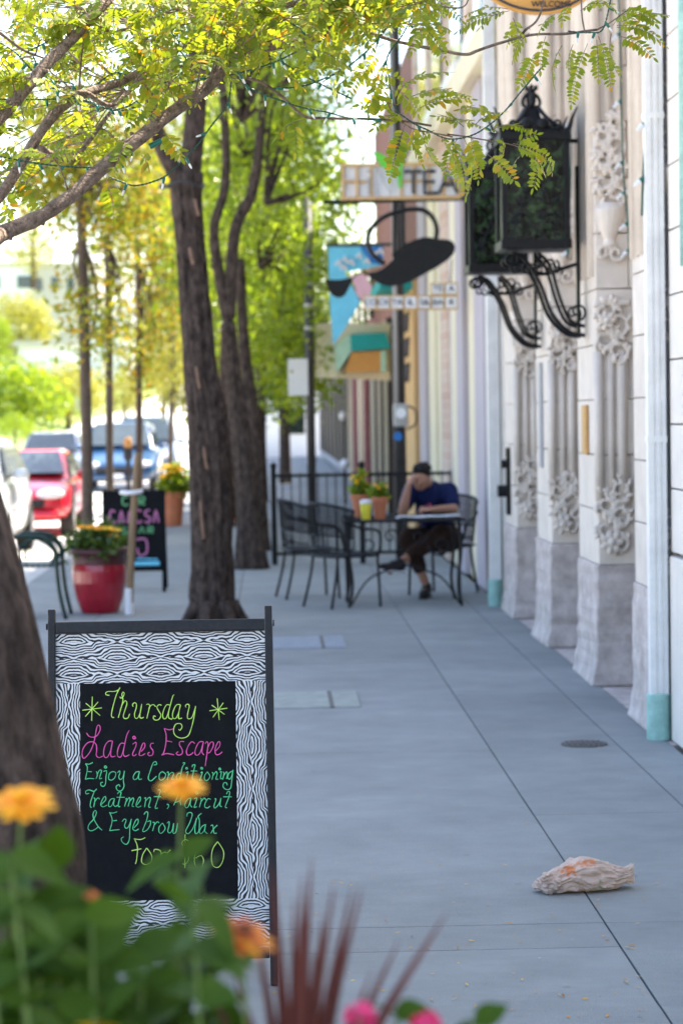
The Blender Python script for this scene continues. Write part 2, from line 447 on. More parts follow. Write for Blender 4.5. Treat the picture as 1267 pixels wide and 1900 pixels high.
class MB:
    def __init__(self):
        self.v = []; self.f = []; self.mi = []; self.cur = 0
    def add(self, vs, fs):
        o = len(self.v)
        self.v += [tuple(x) for x in vs]
        self.f += [tuple(i + o for i in q) for q in fs]
        self.mi += [self.cur] * len(fs)
        return self
    def box(self, c, s, rz=0.0, rot=None):
        x, y, z = s[0] / 2, s[1] / 2, s[2] / 2
        vs = [Vector((a * x, b * y, d * z)) for d in (-1, 1) for b in (-1, 1) for a in (-1, 1)]
        mt = rot if rot is not None else Matrix.Rotation(rz, 3, 'Z')
        c = Vector(c)
        return self.add([c + mt @ q for q in vs], [(0, 2, 3, 1), (4, 5, 7, 6), (0, 1, 5, 4), (2, 6, 7, 3), (0, 4, 6, 2), (1, 3, 7, 5)])
    def tube(self, pts, rad, n=8, cap=True):
        pts = [Vector(p) for p in pts]
        k = len(pts)
        if isinstance(rad, (int, float)):
            rad = [rad] * k
        elif len(rad) == 2 and k != 2:
            rad = [rad[0] + (rad[1] - rad[0]) * i / (k - 1) for i in range(k)]
        tg = []
        for i in range(k):
            d = pts[min(i + 1, k - 1)] - pts[max(i - 1, 0)]
            tg.append(d.normalized() if d.length > 1e-9 else Vector((0, 0, 1)))
        a = Vector((0, 0, 1)) if abs(tg[0].z) < 0.9 else Vector((1, 0, 0))
        nx = tg[0].cross(a).normalized()
        vs, fs = [], []
        for i in range(k):
            nx = (nx - tg[i] * nx.dot(tg[i]))
            nx = nx.normalized() if nx.length > 1e-6 else tg[i].orthogonal().normalized()
            ny = tg[i].cross(nx)
            for j in range(n):
                an = 2 * math.pi * j / n
                vs.append(pts[i] + (nx * math.cos(an) + ny * math.sin(an)) * rad[i])
        for i in range(k - 1):
            for j in range(n):
                fs.append((i * n + j, i * n + (j + 1) % n, (i + 1) * n + (j + 1) % n, (i + 1) * n + j))
        if cap:
            fs.append(tuple(range(n - 1, -1, -1)))
            fs.append(tuple((k - 1) * n + j for j in range(n)))
        return self.add(vs, fs)
    def lathe(self, prof, c=(0, 0, 0), n=24):
        c = Vector(c)
        vs, fs = [], []
        for r, z in prof:
            for j in range(n):
                an = 2 * math.pi * j / n
                vs.append(c + Vector((r * math.cos(an), r * math.sin(an), z)))
        for i in range(len(prof) - 1):
            for j in range(n):
                fs.append((i * n + j, i * n + (j + 1) % n, (i + 1) * n + (j + 1) % n, (i + 1) * n + j))
        fs.append(tuple(range(n - 1, -1, -1)))
        fs.append(tuple((len(prof) - 1) * n + j for j in range(n)))
        return self.add(vs, fs)
    def ell(self, c, r, rot=None, nu=10, nv=7):
        c = Vector(c)
        if isinstance(r, (int, float)):
            r = (r, r, r)
        vs, fs = [], []
        mt = rot if rot is not None else Matrix.Identity(3)
        for i in range(nv + 1):
            th = math.pi * (i + 0.02) / (nv + 0.04)
            for j in range(nu):
                ph = 2 * math.pi * j / nu
                vs.append(c + mt @ Vector((r[0] * math.sin(th) * math.cos(ph), r[1] * math.sin(th) * math.sin(ph), r[2] * math.cos(th))))
        for i in range(nv):
            for j in range(nu):
                fs.append((i * nu + j, (i + 1) * nu + j, (i + 1) * nu + (j + 1) % nu, i * nu + (j + 1) % nu))
        fs.append(tuple(range(nu)))
        fs.append(tuple(nv * nu + j for j in range(nu - 1, -1, -1)))
        return self.add(vs, fs)
    def prism(self, poly, d):
        """poly: list of 3-D points (planar); d: extrusion vector"""
        d = Vector(d)
        a = [Vector(p) for p in poly]
        n = len(a)
        fs = [tuple(range(n - 1, -1, -1)), tuple(n + i for i in range(n))]
        fs += [(i, (i + 1) % n, n + (i + 1) % n, n + i) for i in range(n)]
        return self.add(a + [p + d for p in a], fs)
    def loft(self, rings, cap=True):
        n = len(rings[0])
        vs = [p for r_ in rings for p in r_]
        fs = []
        for i in range(len(rings) - 1):
            for j in range(n):
                fs.append((i * n + j, i * n + (j + 1) % n, (i + 1) * n + (j + 1) % n, (i + 1) * n + j))
        if cap:
            fs.append(tuple(range(n - 1, -1, -1)))
            fs.append(tuple((len(rings) - 1) * n + j for j in range(n)))
        return self.add(vs, fs)
    def mesh(self, name, mats, smooth=False, off=None):
        me = bpy.data.meshes.new(name)
        vs = self.v if off is None else [(a - off.x, b - off.y, c - off.z) for a, b, c in self.v]
        me.from_pydata(vs, [], self.f)
        mats = mats if isinstance(mats, (list, tuple)) else [mats]
        for x in mats:
            me.materials.append(M[x] if isinstance(x, str) else x)
        if len(mats) > 1:
            me.polygons.foreach_set('material_index', self.mi)
        if smooth:
            me.polygons.foreach_set('use_smooth', [True] * len(me.polygons))
        me.update()
        return me
    def build(self, name, mats, parent=None, smooth=False, bevel=0.0, local=False, recalc=True):
        if parent is not None:
            off = None if local else wloc(parent)
            o = bpy.data.objects.new(name, self.mesh(name, mats, smooth, off))
            o.parent = parent
        else:
            a = np.array(self.v)
            off = Vector(((a[:, 0].min() + a[:, 0].max()) / 2, (a[:, 1].min() + a[:, 1].max()) / 2, a[:, 2].min()))
            o = bpy.data.objects.new(name, self.mesh(name, mats, smooth, off))
            o.location = off
        COL.objects.link(o)
        if recalc:
            bm = bmesh.new(); bm.from_mesh(o.data)
            bmesh.ops.recalc_face_normals(bm, faces=bm.faces)
            bm.to_mesh(o.data); bm.free()
        if bevel:
            b = o.modifiers.new('bevel', 'BEVEL'); b.width = bevel; b.segments = 2; b.limit_method = 'ANGLE'
        return o

def wloc(o):
    l = Vector((0, 0, 0))
    while o is not None:
        l += o.location; o = o.parent
    return l
def tag(o, label=None, cat=None, group=None, kind=None):
    if label: o['label'] = label
    if cat: o['category'] = cat
    if group: o['group'] = group
    if kind: o['kind'] = kind
    return o
def thing(name, loc, label, cat, group=None, rz=0.0):
    o = bpy.data.objects.new(name, None)
    o.empty_display_size = 0.1
    COL.objects.link(o)
    o.location = loc
    o.rotation_euler = (0, 0, rz)
    return tag(o, label, cat, group)
def inst(name, mesh, parent, loc=(0, 0, 0), rot=None):
    o = bpy.data.objects.new(name, mesh)
    o.parent = parent
    o.location = loc
    if rot is not None: o.rotation_euler = rot
    COL.objects.link(o)
    return o
def copy_tree(o, parent=None):
    c = o.copy()
    COL.objects.link(c)
    c.parent = parent
    for ch in o.children:
        copy_tree(ch, c)
    return c
def mesh_np(name, verts, faces_n, matname, parent=None, smooth=False):
    """verts (N*k,3) array, every k verts one polygon"""
    k = faces_n
    n = len(verts) // k
    me = bpy.data.meshes.new(name)
    me.vertices.add(len(verts)); me.loops.add(len(verts)); me.polygons.add(n)
    off = np.array(wloc(parent)) if parent is not None else np.zeros(3)
    me.vertices.foreach_set('co', (verts - off).astype(np.float32).ravel())
    me.loops.foreach_set('vertex_index', np.arange(len(verts), dtype=np.int32))
    me.polygons.foreach_set('loop_start', np.arange(0, len(verts), k, dtype=np.int32))
    me.materials.append(M[matname])
    me.update(calc_edges=True)
    me.validate()
    o = bpy.data.objects.new(name, me)
    if parent is not None: o.parent = parent
    COL.objects.link(o)
    return o
def leaf_cloud(centers, spread, per, size, aspect=0.45):
    """leaf-sized hexagons scattered in clumps; returns (N*6,3)"""
    centers = np.asarray(centers, float)
    c = np.repeat(centers, per, 0)
    n = len(c)
    p = c + rng.normal(0, 1, (n, 3)) * np.asarray(spread)
    d = rng.normal(0, 1, (n, 3)); d[:, 2] -= 0.35
    d /= np.linalg.norm(d, axis=1)[:, None]
    q = rng.normal(0, 1, (n, 3))
    s = np.cross(d, q); s /= np.linalg.norm(s, axis=1)[:, None]
    L = (size * rng.uniform(0.6, 1.35, n))[:, None]
    W = L * aspect
    out = np.stack([p, p + d * L * 0.35 + s * W * 0.5, p + d * L * 0.75 + s * W * 0.38, p + d * L, p + d * L * 0.75 - s * W * 0.38, p + d * L * 0.35 - s * W * 0.5], 1)
    return out.reshape(-1, 3)

def fused(mb, name, mt, parent, vox=0.012, smooth=4):
    off = wloc(parent)
    me = mb.mesh(name + '_tmp', mt, True, off)
    o = bpy.data.objects.new(name, me)
    COL.objects.link(o)
    bm = bmesh.new(); bm.from_mesh(me); bmesh.ops.recalc_face_normals(bm, faces=bm.faces); bm.to_mesh(me); bm.free()
    r_ = o.modifiers.new('remesh', 'REMESH'); r_.mode = 'VOXEL'; r_.voxel_size = vox; r_.use_smooth_shade = True
    s = o.modifiers.new('smooth', 'SMOOTH'); s.factor = 0.5; s.iterations = smooth
    dg = bpy.context.evaluated_depsgraph_get()
    m2 = bpy.data.meshes.new_from_object(o.evaluated_get(dg))
    m2.polygons.foreach_set('use_smooth', [True] * len(m2.polygons))
    if not m2.materials: m2.materials.append(M[mt])
    o.modifiers.clear()
    o.data = m2
    o.parent = parent
    return o

# ================================================================== SETTING
mb = MB(); mb.add([(-400, -60, -0.16), (400, -60, -0.16), (400, 900, -0.16), (-400, 900, -0.16)], [(0, 1, 2, 3)])
tag(mb.build('ground', 'ground'), kind='structure')
mb = MB(); mb.add([(-13.5, -30, -0.14), (-2.6, -30, -0.14), (-2.6, 80, -0.14), (-13.5, 80, -0.14)], [(0, 1, 2, 3)])
mb.add([(-13.5, 80, -0.14), (-1.2, 80, -0.14), (-1.2, 140, 1.85), (-9, 140, 1.85)], [(0, 1, 2, 3)])
mb.add([(-9, 140, 1.85), (-1.2, 140, 1.85), (0, 260, 5.2), (-9, 260, 5.2)], [(0, 1, 2, 3)])
tag(mb.build('street', 'street'), kind='structure')
mb = MB()
y = -10.0
kerb = MB(); kerb.box((-2.525, 0, -0.075), (0.15, 1.99, 0.15))
walk = MB(); walk.box((-0.25, 40, -0.09), (4.4, 110, 0.15))
walk = tag(walk.build('sidewalk', 'joint'), kind='structure')
km = kerb.mesh('kerb_stone', 'kerb')
for i in range(28):
    inst('kerb_stone', km, walk, Vector((0, -10 + 2 * i, 0.0)) - wloc(walk))
tag(MB().box((-2.525, 76, -0.075), (0.15, 60, 0.15)).build('kerb', 'kerb'), kind='structure')
XB = [-2.45, -1.45, -0.30, 1.05, 1.685, 1.945]
YB = [-4, -1.5, 0.8, 2.6, 4.6, 6.6, 7.35, 7.70, 9.8, 11.73, 14.04, 15.95, 18.8, 21.0, 23.4, 25.8, 28.2, 30.6, 33, 36, 39, 42, 46, 50]
for i in range(len(XB) - 1):
    for j in range(len(YB) - 1):
        x0, x1, y0, y1 = XB[i], XB[i + 1], YB[j], YB[j + 1]
        if i == 0 and False: continue
        g, gy = 0.0032, 0.0013
        dz = random.uniform(-0.0012, 0.0012)
        s = MB(); s.box(((x0 + x1) / 2, (y0 + y1) / 2, -0.02 + dz), (x1 - x0 - 2 * g, y1 - y0 - 2 * gy, 0.04))
        s.build('slab', 'concrete', walk, bevel=0.0015)
MB().box((-0.25, 72.5, -0.02), (4.38, 44.9, 0.04)).build('slab', 'concrete', walk)
tag(MB().box((2.4, 16, -0.035), (0.9, 8.4, 0.06)).build('entrance_floor', 'plinth'), kind='structure')

# hill on the left, far off
vs, fs = [], []
nx_, ny_ = 40, 30
for j in range(ny_ + 1):
    for i in range(nx_ + 1):
        Y = 82 + j * 9.0
        X = -9.0 - i * 3.2
        base = max(0, (Y - 80) * 0.031)
        z = base - 0.2 + min(7.5, max(0, (-9.0 - X)) * 0.2) + (0.5 * noise.noise(Vector((X * 0.08, Y * 0.05, 0))) if i > 1 else 0)
        vs.append((X, Y, z))
for j in range(ny_):
    for i in range(nx_):
        a = j * (nx_ + 1) + i
        fs.append((a, a + 1, a + nx_ + 2, a + nx_ + 1))
hl = MB().add(vs, fs).build('hill', 'hill', smooth=True)
tag(hl, kind='structure')
tag(MB().add([(-1.1, 79, -0.12), (6, 79, -0.12), (6, 97, -0.12), (-1.1, 97, -0.12)], [(0, 1, 2, 3)]).build('lawn', 'leaf_green'), kind='structure')

# ================================================================== BUILDINGS ON THE RIGHT
WX = 1.95
# unseen building added to shade the trunk and plants, beside and behind the camera
t = thing('stone_building', (4, -4, 0), 'pale building beside the foreground planter, just outside the picture', 'building')
MB().box((6.0, -2.6, 3.15), (8.0, 18.8, 6.3)).build('wall', 'stone2', t)
for k in range(4):
    MB().box((1.985, -9 + k * 4, 1.5), (0.05, 1.8, 1.8)).build('window', 'glass_dark', t)

# low pale stone shop, its end wall is at the right edge of the picture
t = thing('stone_shop', (4, 8.7, 0), 'low pale ashlar shop wall at the right edge of the picture', 'building')
MB().box((6.03, 9.33, 2.75), (8.0, 5.2, 5.5)).build('wall', 'mortar', t)  # height out of view is shaped so sun reaches the left leaves
for r_ in range(16):
    z0 = 0.62 + r_ * 0.318 if r_ else 0.0
    z1 = 0.62 + (r_ + 1) * 0.318 if r_ else 0.62 + 0.318
    if r_ == 0:
        for y0 in (7.75, 9.85):
            MB().box((2.03, y0 + 1.04, 0.46), (0.12, 2.08, 0.92)).build('plinth_stone', 'stone2', t, bevel=0.008)
        continue
    yy = 5.65
    edges = [5.65]
    step = 0.75
    e = 11.93 - (0.37 if r_ % 2 else 0)
    row = [11.93]
    if r_ % 2: row.append(11.93 - 0.37)
    while row[-1] > 7.7: row.append(row[-1] - step)
    row.append(6.85)
    for a, b in zip(row[:-1], row[1:]):
        MB().box((2.035, (a + b) / 2, (z0 + z1) / 2), (0.11, a - b - 0.008, z1 - z0 - 0.008)).build('stone', 'stone2', t, bevel=0.004)

# gothic stone building with pilasters
gt = thing('gothic_building', (4, 16, 0), 'pale gothic stone front with carved pilasters behind the black lanterns', 'building')
MB().box((6.2, 16.12, 4.6), (7.4, 8.3, 9.2)).build('wall', 'stone', gt)
COURSES = [0.72 + 0.33 * i for i in range(26)]
def spiral(mb, c, r, turns, rad, sgn=1, a0=0.0, n=22):
    pts = []
    for i in range(n + 1):
        t_ = i / n
        a = a0 + sgn * turns * 2 * math.pi * t_
        rr = r * (1 - 0.85 * t_)
        pts.append(Vector(c) + Vector((rr * math.cos(a), -0.012 * t_, rr * math.sin(a))))
    mb.tube(pts, [rad * (1 - 0.4 * i / n) for i in range(n + 1)], 6)
def rosette(mb, c, r, n=7):
    c = Vector(c)
    for k in range(n):
        a = 2 * math.pi * k / n
        d = Vector((math.cos(a), 0, math.sin(a)))
        mb.ell(c + d * r * 0.6 + Vector((0, -0.012, 0)), (r * 0.42, 0.02, r * 0.26), Matrix.Rotation(-a, 3, 'Y'), 8, 5)
    mb.ell(c + Vector((0, -0.025, 0)), (r * 0.3, 0.02, r * 0.3), None, 8, 5)
def leafy(mb, x, y, z0, z1, w, rnd):
    """scrolling carved foliage on a face looking to -Y"""
    z = z0
    sgn = 1
    while z < z1:
        r_ = w * rnd.uniform(0.3, 0.42)
        spiral(mb, (x + sgn * w * 0.2, y - 0.012, z + r_), r_, 1.15, 0.014, sgn, -math.pi / 2 * sgn)
        for q in range(13):
            a = rnd.uniform(0, 6.28); ro_ = rnd.uniform(0.6, 1.25) * r_
            mb.ell((min(WX + 0.2, max(WX - 0.01, x + sgn * w * 0.2 + math.cos(a) * ro_)), y - 0.006, z + r_ + math.sin(a) * ro_), (0.027, 0.028, 0.012), Matrix.Rotation(-a - rnd.uniform(0.2, 1.2), 3, 'Y'), 7, 5)
        z += r_ * 1.05
        sgn = -sgn
def carve(c):
    fused(c, 'carving', 'stone', gt, 0.006, 1)
def pilaster(Yn, seed, gothic=True):
    rnd = random.Random(seed)
    d = 0.9
    # plinth: rough weathered block with a worn, flared foot
    vs, fs = [], []
    seg = 14
    for k in range(seg + 1):
        z = 0.72 * k / seg
        fl = 0.045 * math.exp(-z / 0.12)
        j = [rnd.uniform(-0.006, 0.006) for _ in range(4)]
        vs += [(WX - 0.012 - fl + j[0], Yn - 0.012 - fl + j[1], z), (2.62, Yn - 0.012 - fl + j[1], z), (2.62, Yn + d + 0.01, z), (WX - 0.012 - fl + j[2], Yn + d + 0.01, z)]
    rings = [[Vector(v) for v in vs[4 * k:4 * k + 4]] for k in range(seg + 1)]
    MB().loft(rings).build('plinth', 'plinth', gt, bevel=0.01)
    for k in range(len(COURSES) - 1):
        z0, z1 = COURSES[k], COURSES[k + 1]
        xs = WX + (0.20 if k % 2 else 0.26)
        MB().box(((WX + xs) / 2, Yn + d / 2, (z0 + z1) / 2), (xs - WX - 0.005, d, z1 - z0 - 0.006)).build('stone', 'stone', gt, bevel=0.005)
        MB().box(((xs + 2.6) / 2, Yn + d / 2 + 0.004, (z0 + z1) / 2), (2.6 - xs - 0.003, d, z1 - z0 - 0.006)).build('stone', 'stone', gt, bevel=0.005)
    # slender shafts on the side that looks up the street and on the street face
    for x, r_ in ((WX + 0.012, 0.030), (WX + 0.085, 0.022), (WX + 0.150, 0.030)):
        MB().tube([(x, Yn - 0.004, 1.06), (x, Yn - 0.004, 2.0)], r_, 10).build('shaft', 'stone', gt, smooth=True)
        MB().tube([(x, Yn - 0.004, 3.3), (x, Yn - 0.004, 9.1)], r_, 10).build('shaft', 'stone', gt, smooth=True)
    for yy, r_ in ((0.10, 0.028), (0.24, 0.02), (0.45, 0.04), (0.66, 0.02), (0.80, 0.028)):
        MB().tube([(WX, Yn + yy, 2.45), (WX, Yn + yy, 9.1)], r_, 10).build('shaft', 'stone', gt, smooth=True)
    # carvings
    c = MB(); leafy(c, WX + 0.085, Yn - 0.012, 0.80, 1.16, 0.20, rnd); rosette(c, (WX + 0.075, Yn - 0.03, 0.86), 0.075)
    carve(c)
    c = MB(); leafy(c, WX + 0.085, Yn - 0.012, 1.92, 2.22, 0.20, rnd); rosette(c, (WX + 0.06, Yn - 0.03, 2.18), 0.06)
    c.tube([(WX - 0.005, Yn - 0.012, 2.285), (WX + 0.2, Yn - 0.012, 2.285)], 0.02, 8)
    carve(c)
    c = MB(); leafy(c, WX + 0.085, Yn - 0.012, 2.86, 3.32, 0.19, rnd)
    c.lathe([(0.02, 0), (0.045, 0.03), (0.03, 0.06), (0.06, 0.12), (0.085, 0.2), (0.09, 0.24), (0.07, 0.26), (0.05, 0.28)], (WX + 0.085, Yn - 0.01, 2.60), 14)
    spiral(c, (WX + 0.05, Yn - 0.02, 2.58), 0.05, 1.2, 0.017)
    spiral(c, (WX + 0.125, Yn - 0.02, 2.58), 0.05, 1.2, 0.017, -1)
    carve(c)
for k, Yn in enumerate((12.05, 14.4, 16.8, 19.2)):
    pilaster(Yn, 20 + k)
for k, y0 in enumerate((13.65, 16.05, 18.45)):
    dr = MB().box((2.52, y0, 1.2), (0.06, 1.1, 2.35)).build('door', 'dark_brown', gt)
    MB().box((2.482, y0, 1.5), (0.02, 0.7, 1.3)).build('pane', 'glass_dark', dr)
    MB().box((2.58, y0, 3.6), (0.2, 1.5, 0.2)).build('lintel', 'stone', gt)
    MB().box((2.5, y0, 5.6), (0.05, 1.2, 2.6)).build('window', 'glass_dark', gt)

# tea shop: painted strips, seen at a grazing angle
ts = thing('tea_shop', (4, 26, 0), 'cream and lilac painted shop front with brick trim beside the seated man', 'building')
MB().box((6.2, 26.1, 4.75), (8.2, 11.5, 9.5)).build('wall', 'cream', ts)
strips = [(20.32, 20.95, 0.02, 'stone'), (20.95, 21.75, 0.10, 'white_paint'), (21.75, 22.1, 0.03, 'cream'), (22.1, 23.1, 0.09, 'lilac'), (23.1, 23.5, 0.03, 'cream'),
          (23.5, 24.0, 0.06, 'cream'), (24.0, 24.5, 0.03, 'cream'), (24.5, 25.3, 0.09, 'lilac'), (25.3, 25.7, 0.05, 'white_paint'), (25.7, 26.3, 0.06, 'cream'),
          (26.3, 26.7, 0.04, 'white_paint'), (26.7, 27.5, 0.09, 'brick_trim'), (27.5, 28.0, 0.06, 'lilac'), (28.0, 29.0, 0.03, 'cream'), (29.0, 29.9, 0.06, 'cream'), (29.9, 30.6, 0.03, 'cream'), (30.6, 31.8, 0.08, 'lilac')]
for a, b, pr, mm in strips:
    MB().box((2.10 - pr / 2 - 0.0, (a + b) / 2, 2.35), (0.1 + pr, b - a - 0.01, 4.7)).build('facade_strip', mm, ts, bevel=0.004)
MB().box((2.0, 26.1, 4.85), (0.3, 11.4, 0.28)).build('cornice', 'cream', ts, bevel=0.02)
for k, y0 in enumerate((22.3, 25.2, 28.1, 30.6)):
    f_ = MB().box((2.06, y0, 6.2), (0.10, 1.7, 2.1)).build('window', 'white_paint', ts)
    MB().box((1.998, y0, 6.2), (0.03, 1.36, 1.8)).build('pane', 'glass_dark', f_)
    MB().box((2.0, y0, 5.1), (0.22, 1.9, 0.12)).build('sill', 'white_paint', ts)
    MB().box((2.04, y0 + 1.45, 6.6), (0.14, 0.45, 3.2)).build('brick_pier', 'brick_trim', ts)

# peach shop beyond it
ps = thing('peach_shop', (4, 38, 0), 'peach stucco shop with teal awning behind the dark utility pole', 'building')
MB().box((6.12, 38.5, 3.4), (8.2, 13.0, 6.8)).build('wall', 'brown_brick', ps)
MB().box((1.98, 34.6, 1.75), (0.1, 4.8, 3.4)).build('stucco_panel', 'peach', ps)
MB().box((1.98, 41.2, 1.6), (0.1, 7.0, 3.1)).build('shop_window', 'dark_brown', ps)
for k in range(6):
    MB().box((1.9, 38.1 + k * 1.2, 1.6), (0.08, 0.12, 3.1)).build('mullion', 'cream' if k % 2 else 'dark_brown', ps)
aw = MB(); aw.prism([(2.0, 32.3, 3.75), (1.5, 32.3, 3.45), (1.5, 32.3, 3.30), (2.0, 32.3, 3.30)], (0, 4.6, 0)); aw.build('awning', 'teal', ps)
lt = MB()
for k, z in enumerate((2.9, 2.55, 2.2)):
    p = Vector((1.925, 33.6, z))
    for q in range(3):
        lt.tube([p + Vector((0, q * 0.5 - 0.5, 0.12)), p + Vector((0, q * 0.5 - 0.2, -0.1)), p + Vector((0, q * 0.5 - 0.1, 0.1))], 0.03, 6)
lt.build('painted_lettering', 'dark_letter', ps)
mr = thing('brick_building', (4, 52, 0), 'maroon brick building far along the row, beyond the black fence', 'building')
MB().box((6.15, 52, 2.4), (8.2, 13.6, 4.8)).build('wall', 'maroon_brick', mr)
for k in range(4):
    MB().box((2.02, 46.8 + k * 3.3, 1.6), (0.1, 1.7, 2.6)).build('shop_window', 'dark_brown', mr)
    MB().box((1.98, 48.5 + k * 3.3, 1.7), (0.16, 0.5, 3.4)).build('pier', 'cream' if k % 2 else 'maroon_brick', mr)
    MB().box((2.02, 47.6 + k * 3.3, 3.9), (0.1, 1.3, 0.8)).build('window', 'glass_dark', mr)
gr = thing('grey_building', (4, 76, 0), 'grey lilac building at the far end of the row', 'building')
MB().box((6.2, 78, 2.2), (8.4, 37, 4.4)).build('wall', 'grey_paint', gr)
for k in range(8):
    MB().box((1.97, 61.5 + k * 4.4, 1.6), (0.12, 2.0, 2.6)).build('shop_window', 'dark_brown', gr)
    MB().box((1.97, 63.5 + k * 4.4, 3.6), (0.12, 1.4, 0.9)).build('window', 'glass_dark', gr)

# far white wall and hillside buildings
fw = thing('white_building', (0.5, 101, 0), 'sunlit white low building closing the street behind the trees', 'building')
MB().box((1.0, 102, 1.3), (7.0, 3.0, 3.0)).build('wall', 'far_white', fw)
MB().box((1.0, 102, 2.85), (7.3, 3.3, 0.12)).build('roof', 'far_tan', fw)
for k in range(3):
    MB().box((-1.2 + k * 2.2, 100.48, 1.4), (0.9, 0.06, 1.1)).build('window', 'glass_dark', fw)
def far_block(name, u0_, u1_, v0_, v1_, Y, mt, label, win=True, depth=8.0):
    a, b = P(u0_, v1_, Y), P(u1_, v0_, Y)
    zb = -0.2
    t_ = thing(name, ((a.x + b.x) / 2, Y + depth / 2, zb), label, 'building' if win else 'wall')
    MB().box(((a.x + b.x) / 2, Y + depth / 2, (zb + b.z) / 2), (b.x - a.x, depth, b.z - zb)).build('wall', mt, t_)
    MB().box(((a.x + b.x) / 2, Y + depth / 2, b.z + 0.15), (b.x - a.x + 0.5, depth + 0.5, 0.3)).build('roof', 'far_tan', t_)
    if win:
        n = 4
        for k in range(n):
            x = a.x + (b.x - a.x) * (k + 0.5) / n
            MB().box((x, Y - 0.02, b.z - 1.6), ((b.x - a.x) / n * 0.45, 0.08, 1.2)).build('window', 'glass_car', t_)
    return t_
far_block('hillside_building', -160, 75, 492, 560, 235, 'far_white', 'white flat building high on the hillside at far left')
far_block('hillside_building', 62, 175, 492, 700, 215, 'far_tan', 'tan grey building on the hillside beside the white one')
far_block('retaining_wall', 35, 148, 641, 676, 140, 'far_white', 'long low white wall below the hillside tree', False, 0.6)
far_block('hillside_building', 165, 245, 575, 720, 190, 'far_white', 'white building glimpsed between the two thin tree trunks')

# ================================================================== A-FRAME SIGN
SG = Vector((-0.334, 6.95, 0.0))
LEAN = R(11.5)
SGROT = R(-0.6)
sg = thing('sandwich_board', SG, 'zebra bordered sandwich board with neon handwriting on black', 'sandwich board')
ex = Vector((math.cos(SGROT), math.sin(SGROT), 0))
ez = Vector((0, math.sin(LEAN), math.cos(LEAN)))
en = ex.cross(ez)                         # towards the camera is -Y
en = -en if en.y > 0 else en
def S(x, z, d=0.0):
    return SG + ex * x + ez * z + en * d
RB = Matrix((ex, -en, ez)).transposed()
HW = 0.331
H = 1.105
for sgn in (-1, 1):
    MB().box(S(sgn * (HW - 0.011), H / 2), (0.022, 0.032, H), rot=RB).build('leg', 'black_metal', sg, bevel=0.003)
    kb = MB().tube([S(sgn * (HW + 0.002), H - 0.05), S(sgn * (HW + 0.006), H - 0.05)], 0.010, 10).build('hinge_bolt', 'black_metal', sg)
    # rear frame
    MB().tube([S(sgn * (HW - 0.011), H - 0.05, -0.03), Vector((SG.x + sgn * (HW - 0.011), SG.y + 0.62, 0.0))], 0.012, 8).build('rear_leg', 'black_metal', sg)
MB().box(S(0, H - 0.055, 0.004), (2 * HW - 0.046, 0.026, 0.034), rot=RB).build('top_rail', 'black_metal', sg, bevel=0.003)
MB().box(S(0, 0.092), (2 * HW - 0.046, 0.026, 0.03), rot=RB).build('bottom_rail', 'black_metal', sg, bevel=0.003)
MB().tube([Vector((SG.x - HW + 0.02, SG.y + 0.60, 0.12)), Vector((SG.x + HW - 0.02, SG.y + 0.60, 0.12))], 0.01, 8).build('rear_rail', 'black_metal', sg)
ZT, ZB = H - 0.073, 0.108
def on_board(u, v, d):
    """board coordinates of a picture point"""
    r_ = ray(u, v)
    k = (SG - CAM).dot(en) / r_.dot(en)
    p = CAM + r_ * k - SG
    return p.dot(ex), p.dot(ez)
bx0, bz1 = on_board(150, 1269, 0)
bx1, bz0 = on_board(443, 1667, 0)
iw = HW - 0.022
def panel(name, x0, x1, z0, z1, d, th, mt):
    # own object frame so that the print runs in the board's own plane
    o = MB().box((0, 0, 0), (x1 - x0, th, z1 - z0)).mesh(name, mt)
    q = bpy.data.objects.new(name, o)
    q.parent = sg
    q.location = S((x0 + x1) / 2, (z0 + z1) / 2, d) - SG
    q.rotation_euler = RB.to_euler()
    COL.objects.link(q)
    return q
panel('board_panel', -iw, iw, ZB, ZT, -0.008, 0.01, 'black_board')
panel('zebra_border', -iw, iw, bz1, ZT, 0.0, 0.004, 'zebra')
panel('zebra_border', -iw, iw, ZB, bz0, 0.0, 0.004, 'zebra')
panel('zebra_border', -iw, bx0, bz0, bz1, 0.0005, 0.004, 'zebra_side')
panel('zebra_border', bx1, iw, bz0, bz1, 0.0005, 0.004, 'zebra_side')
panel('writing_panel', bx0, bx1, bz0, bz1, 0.001, 0.004, 'black_board')

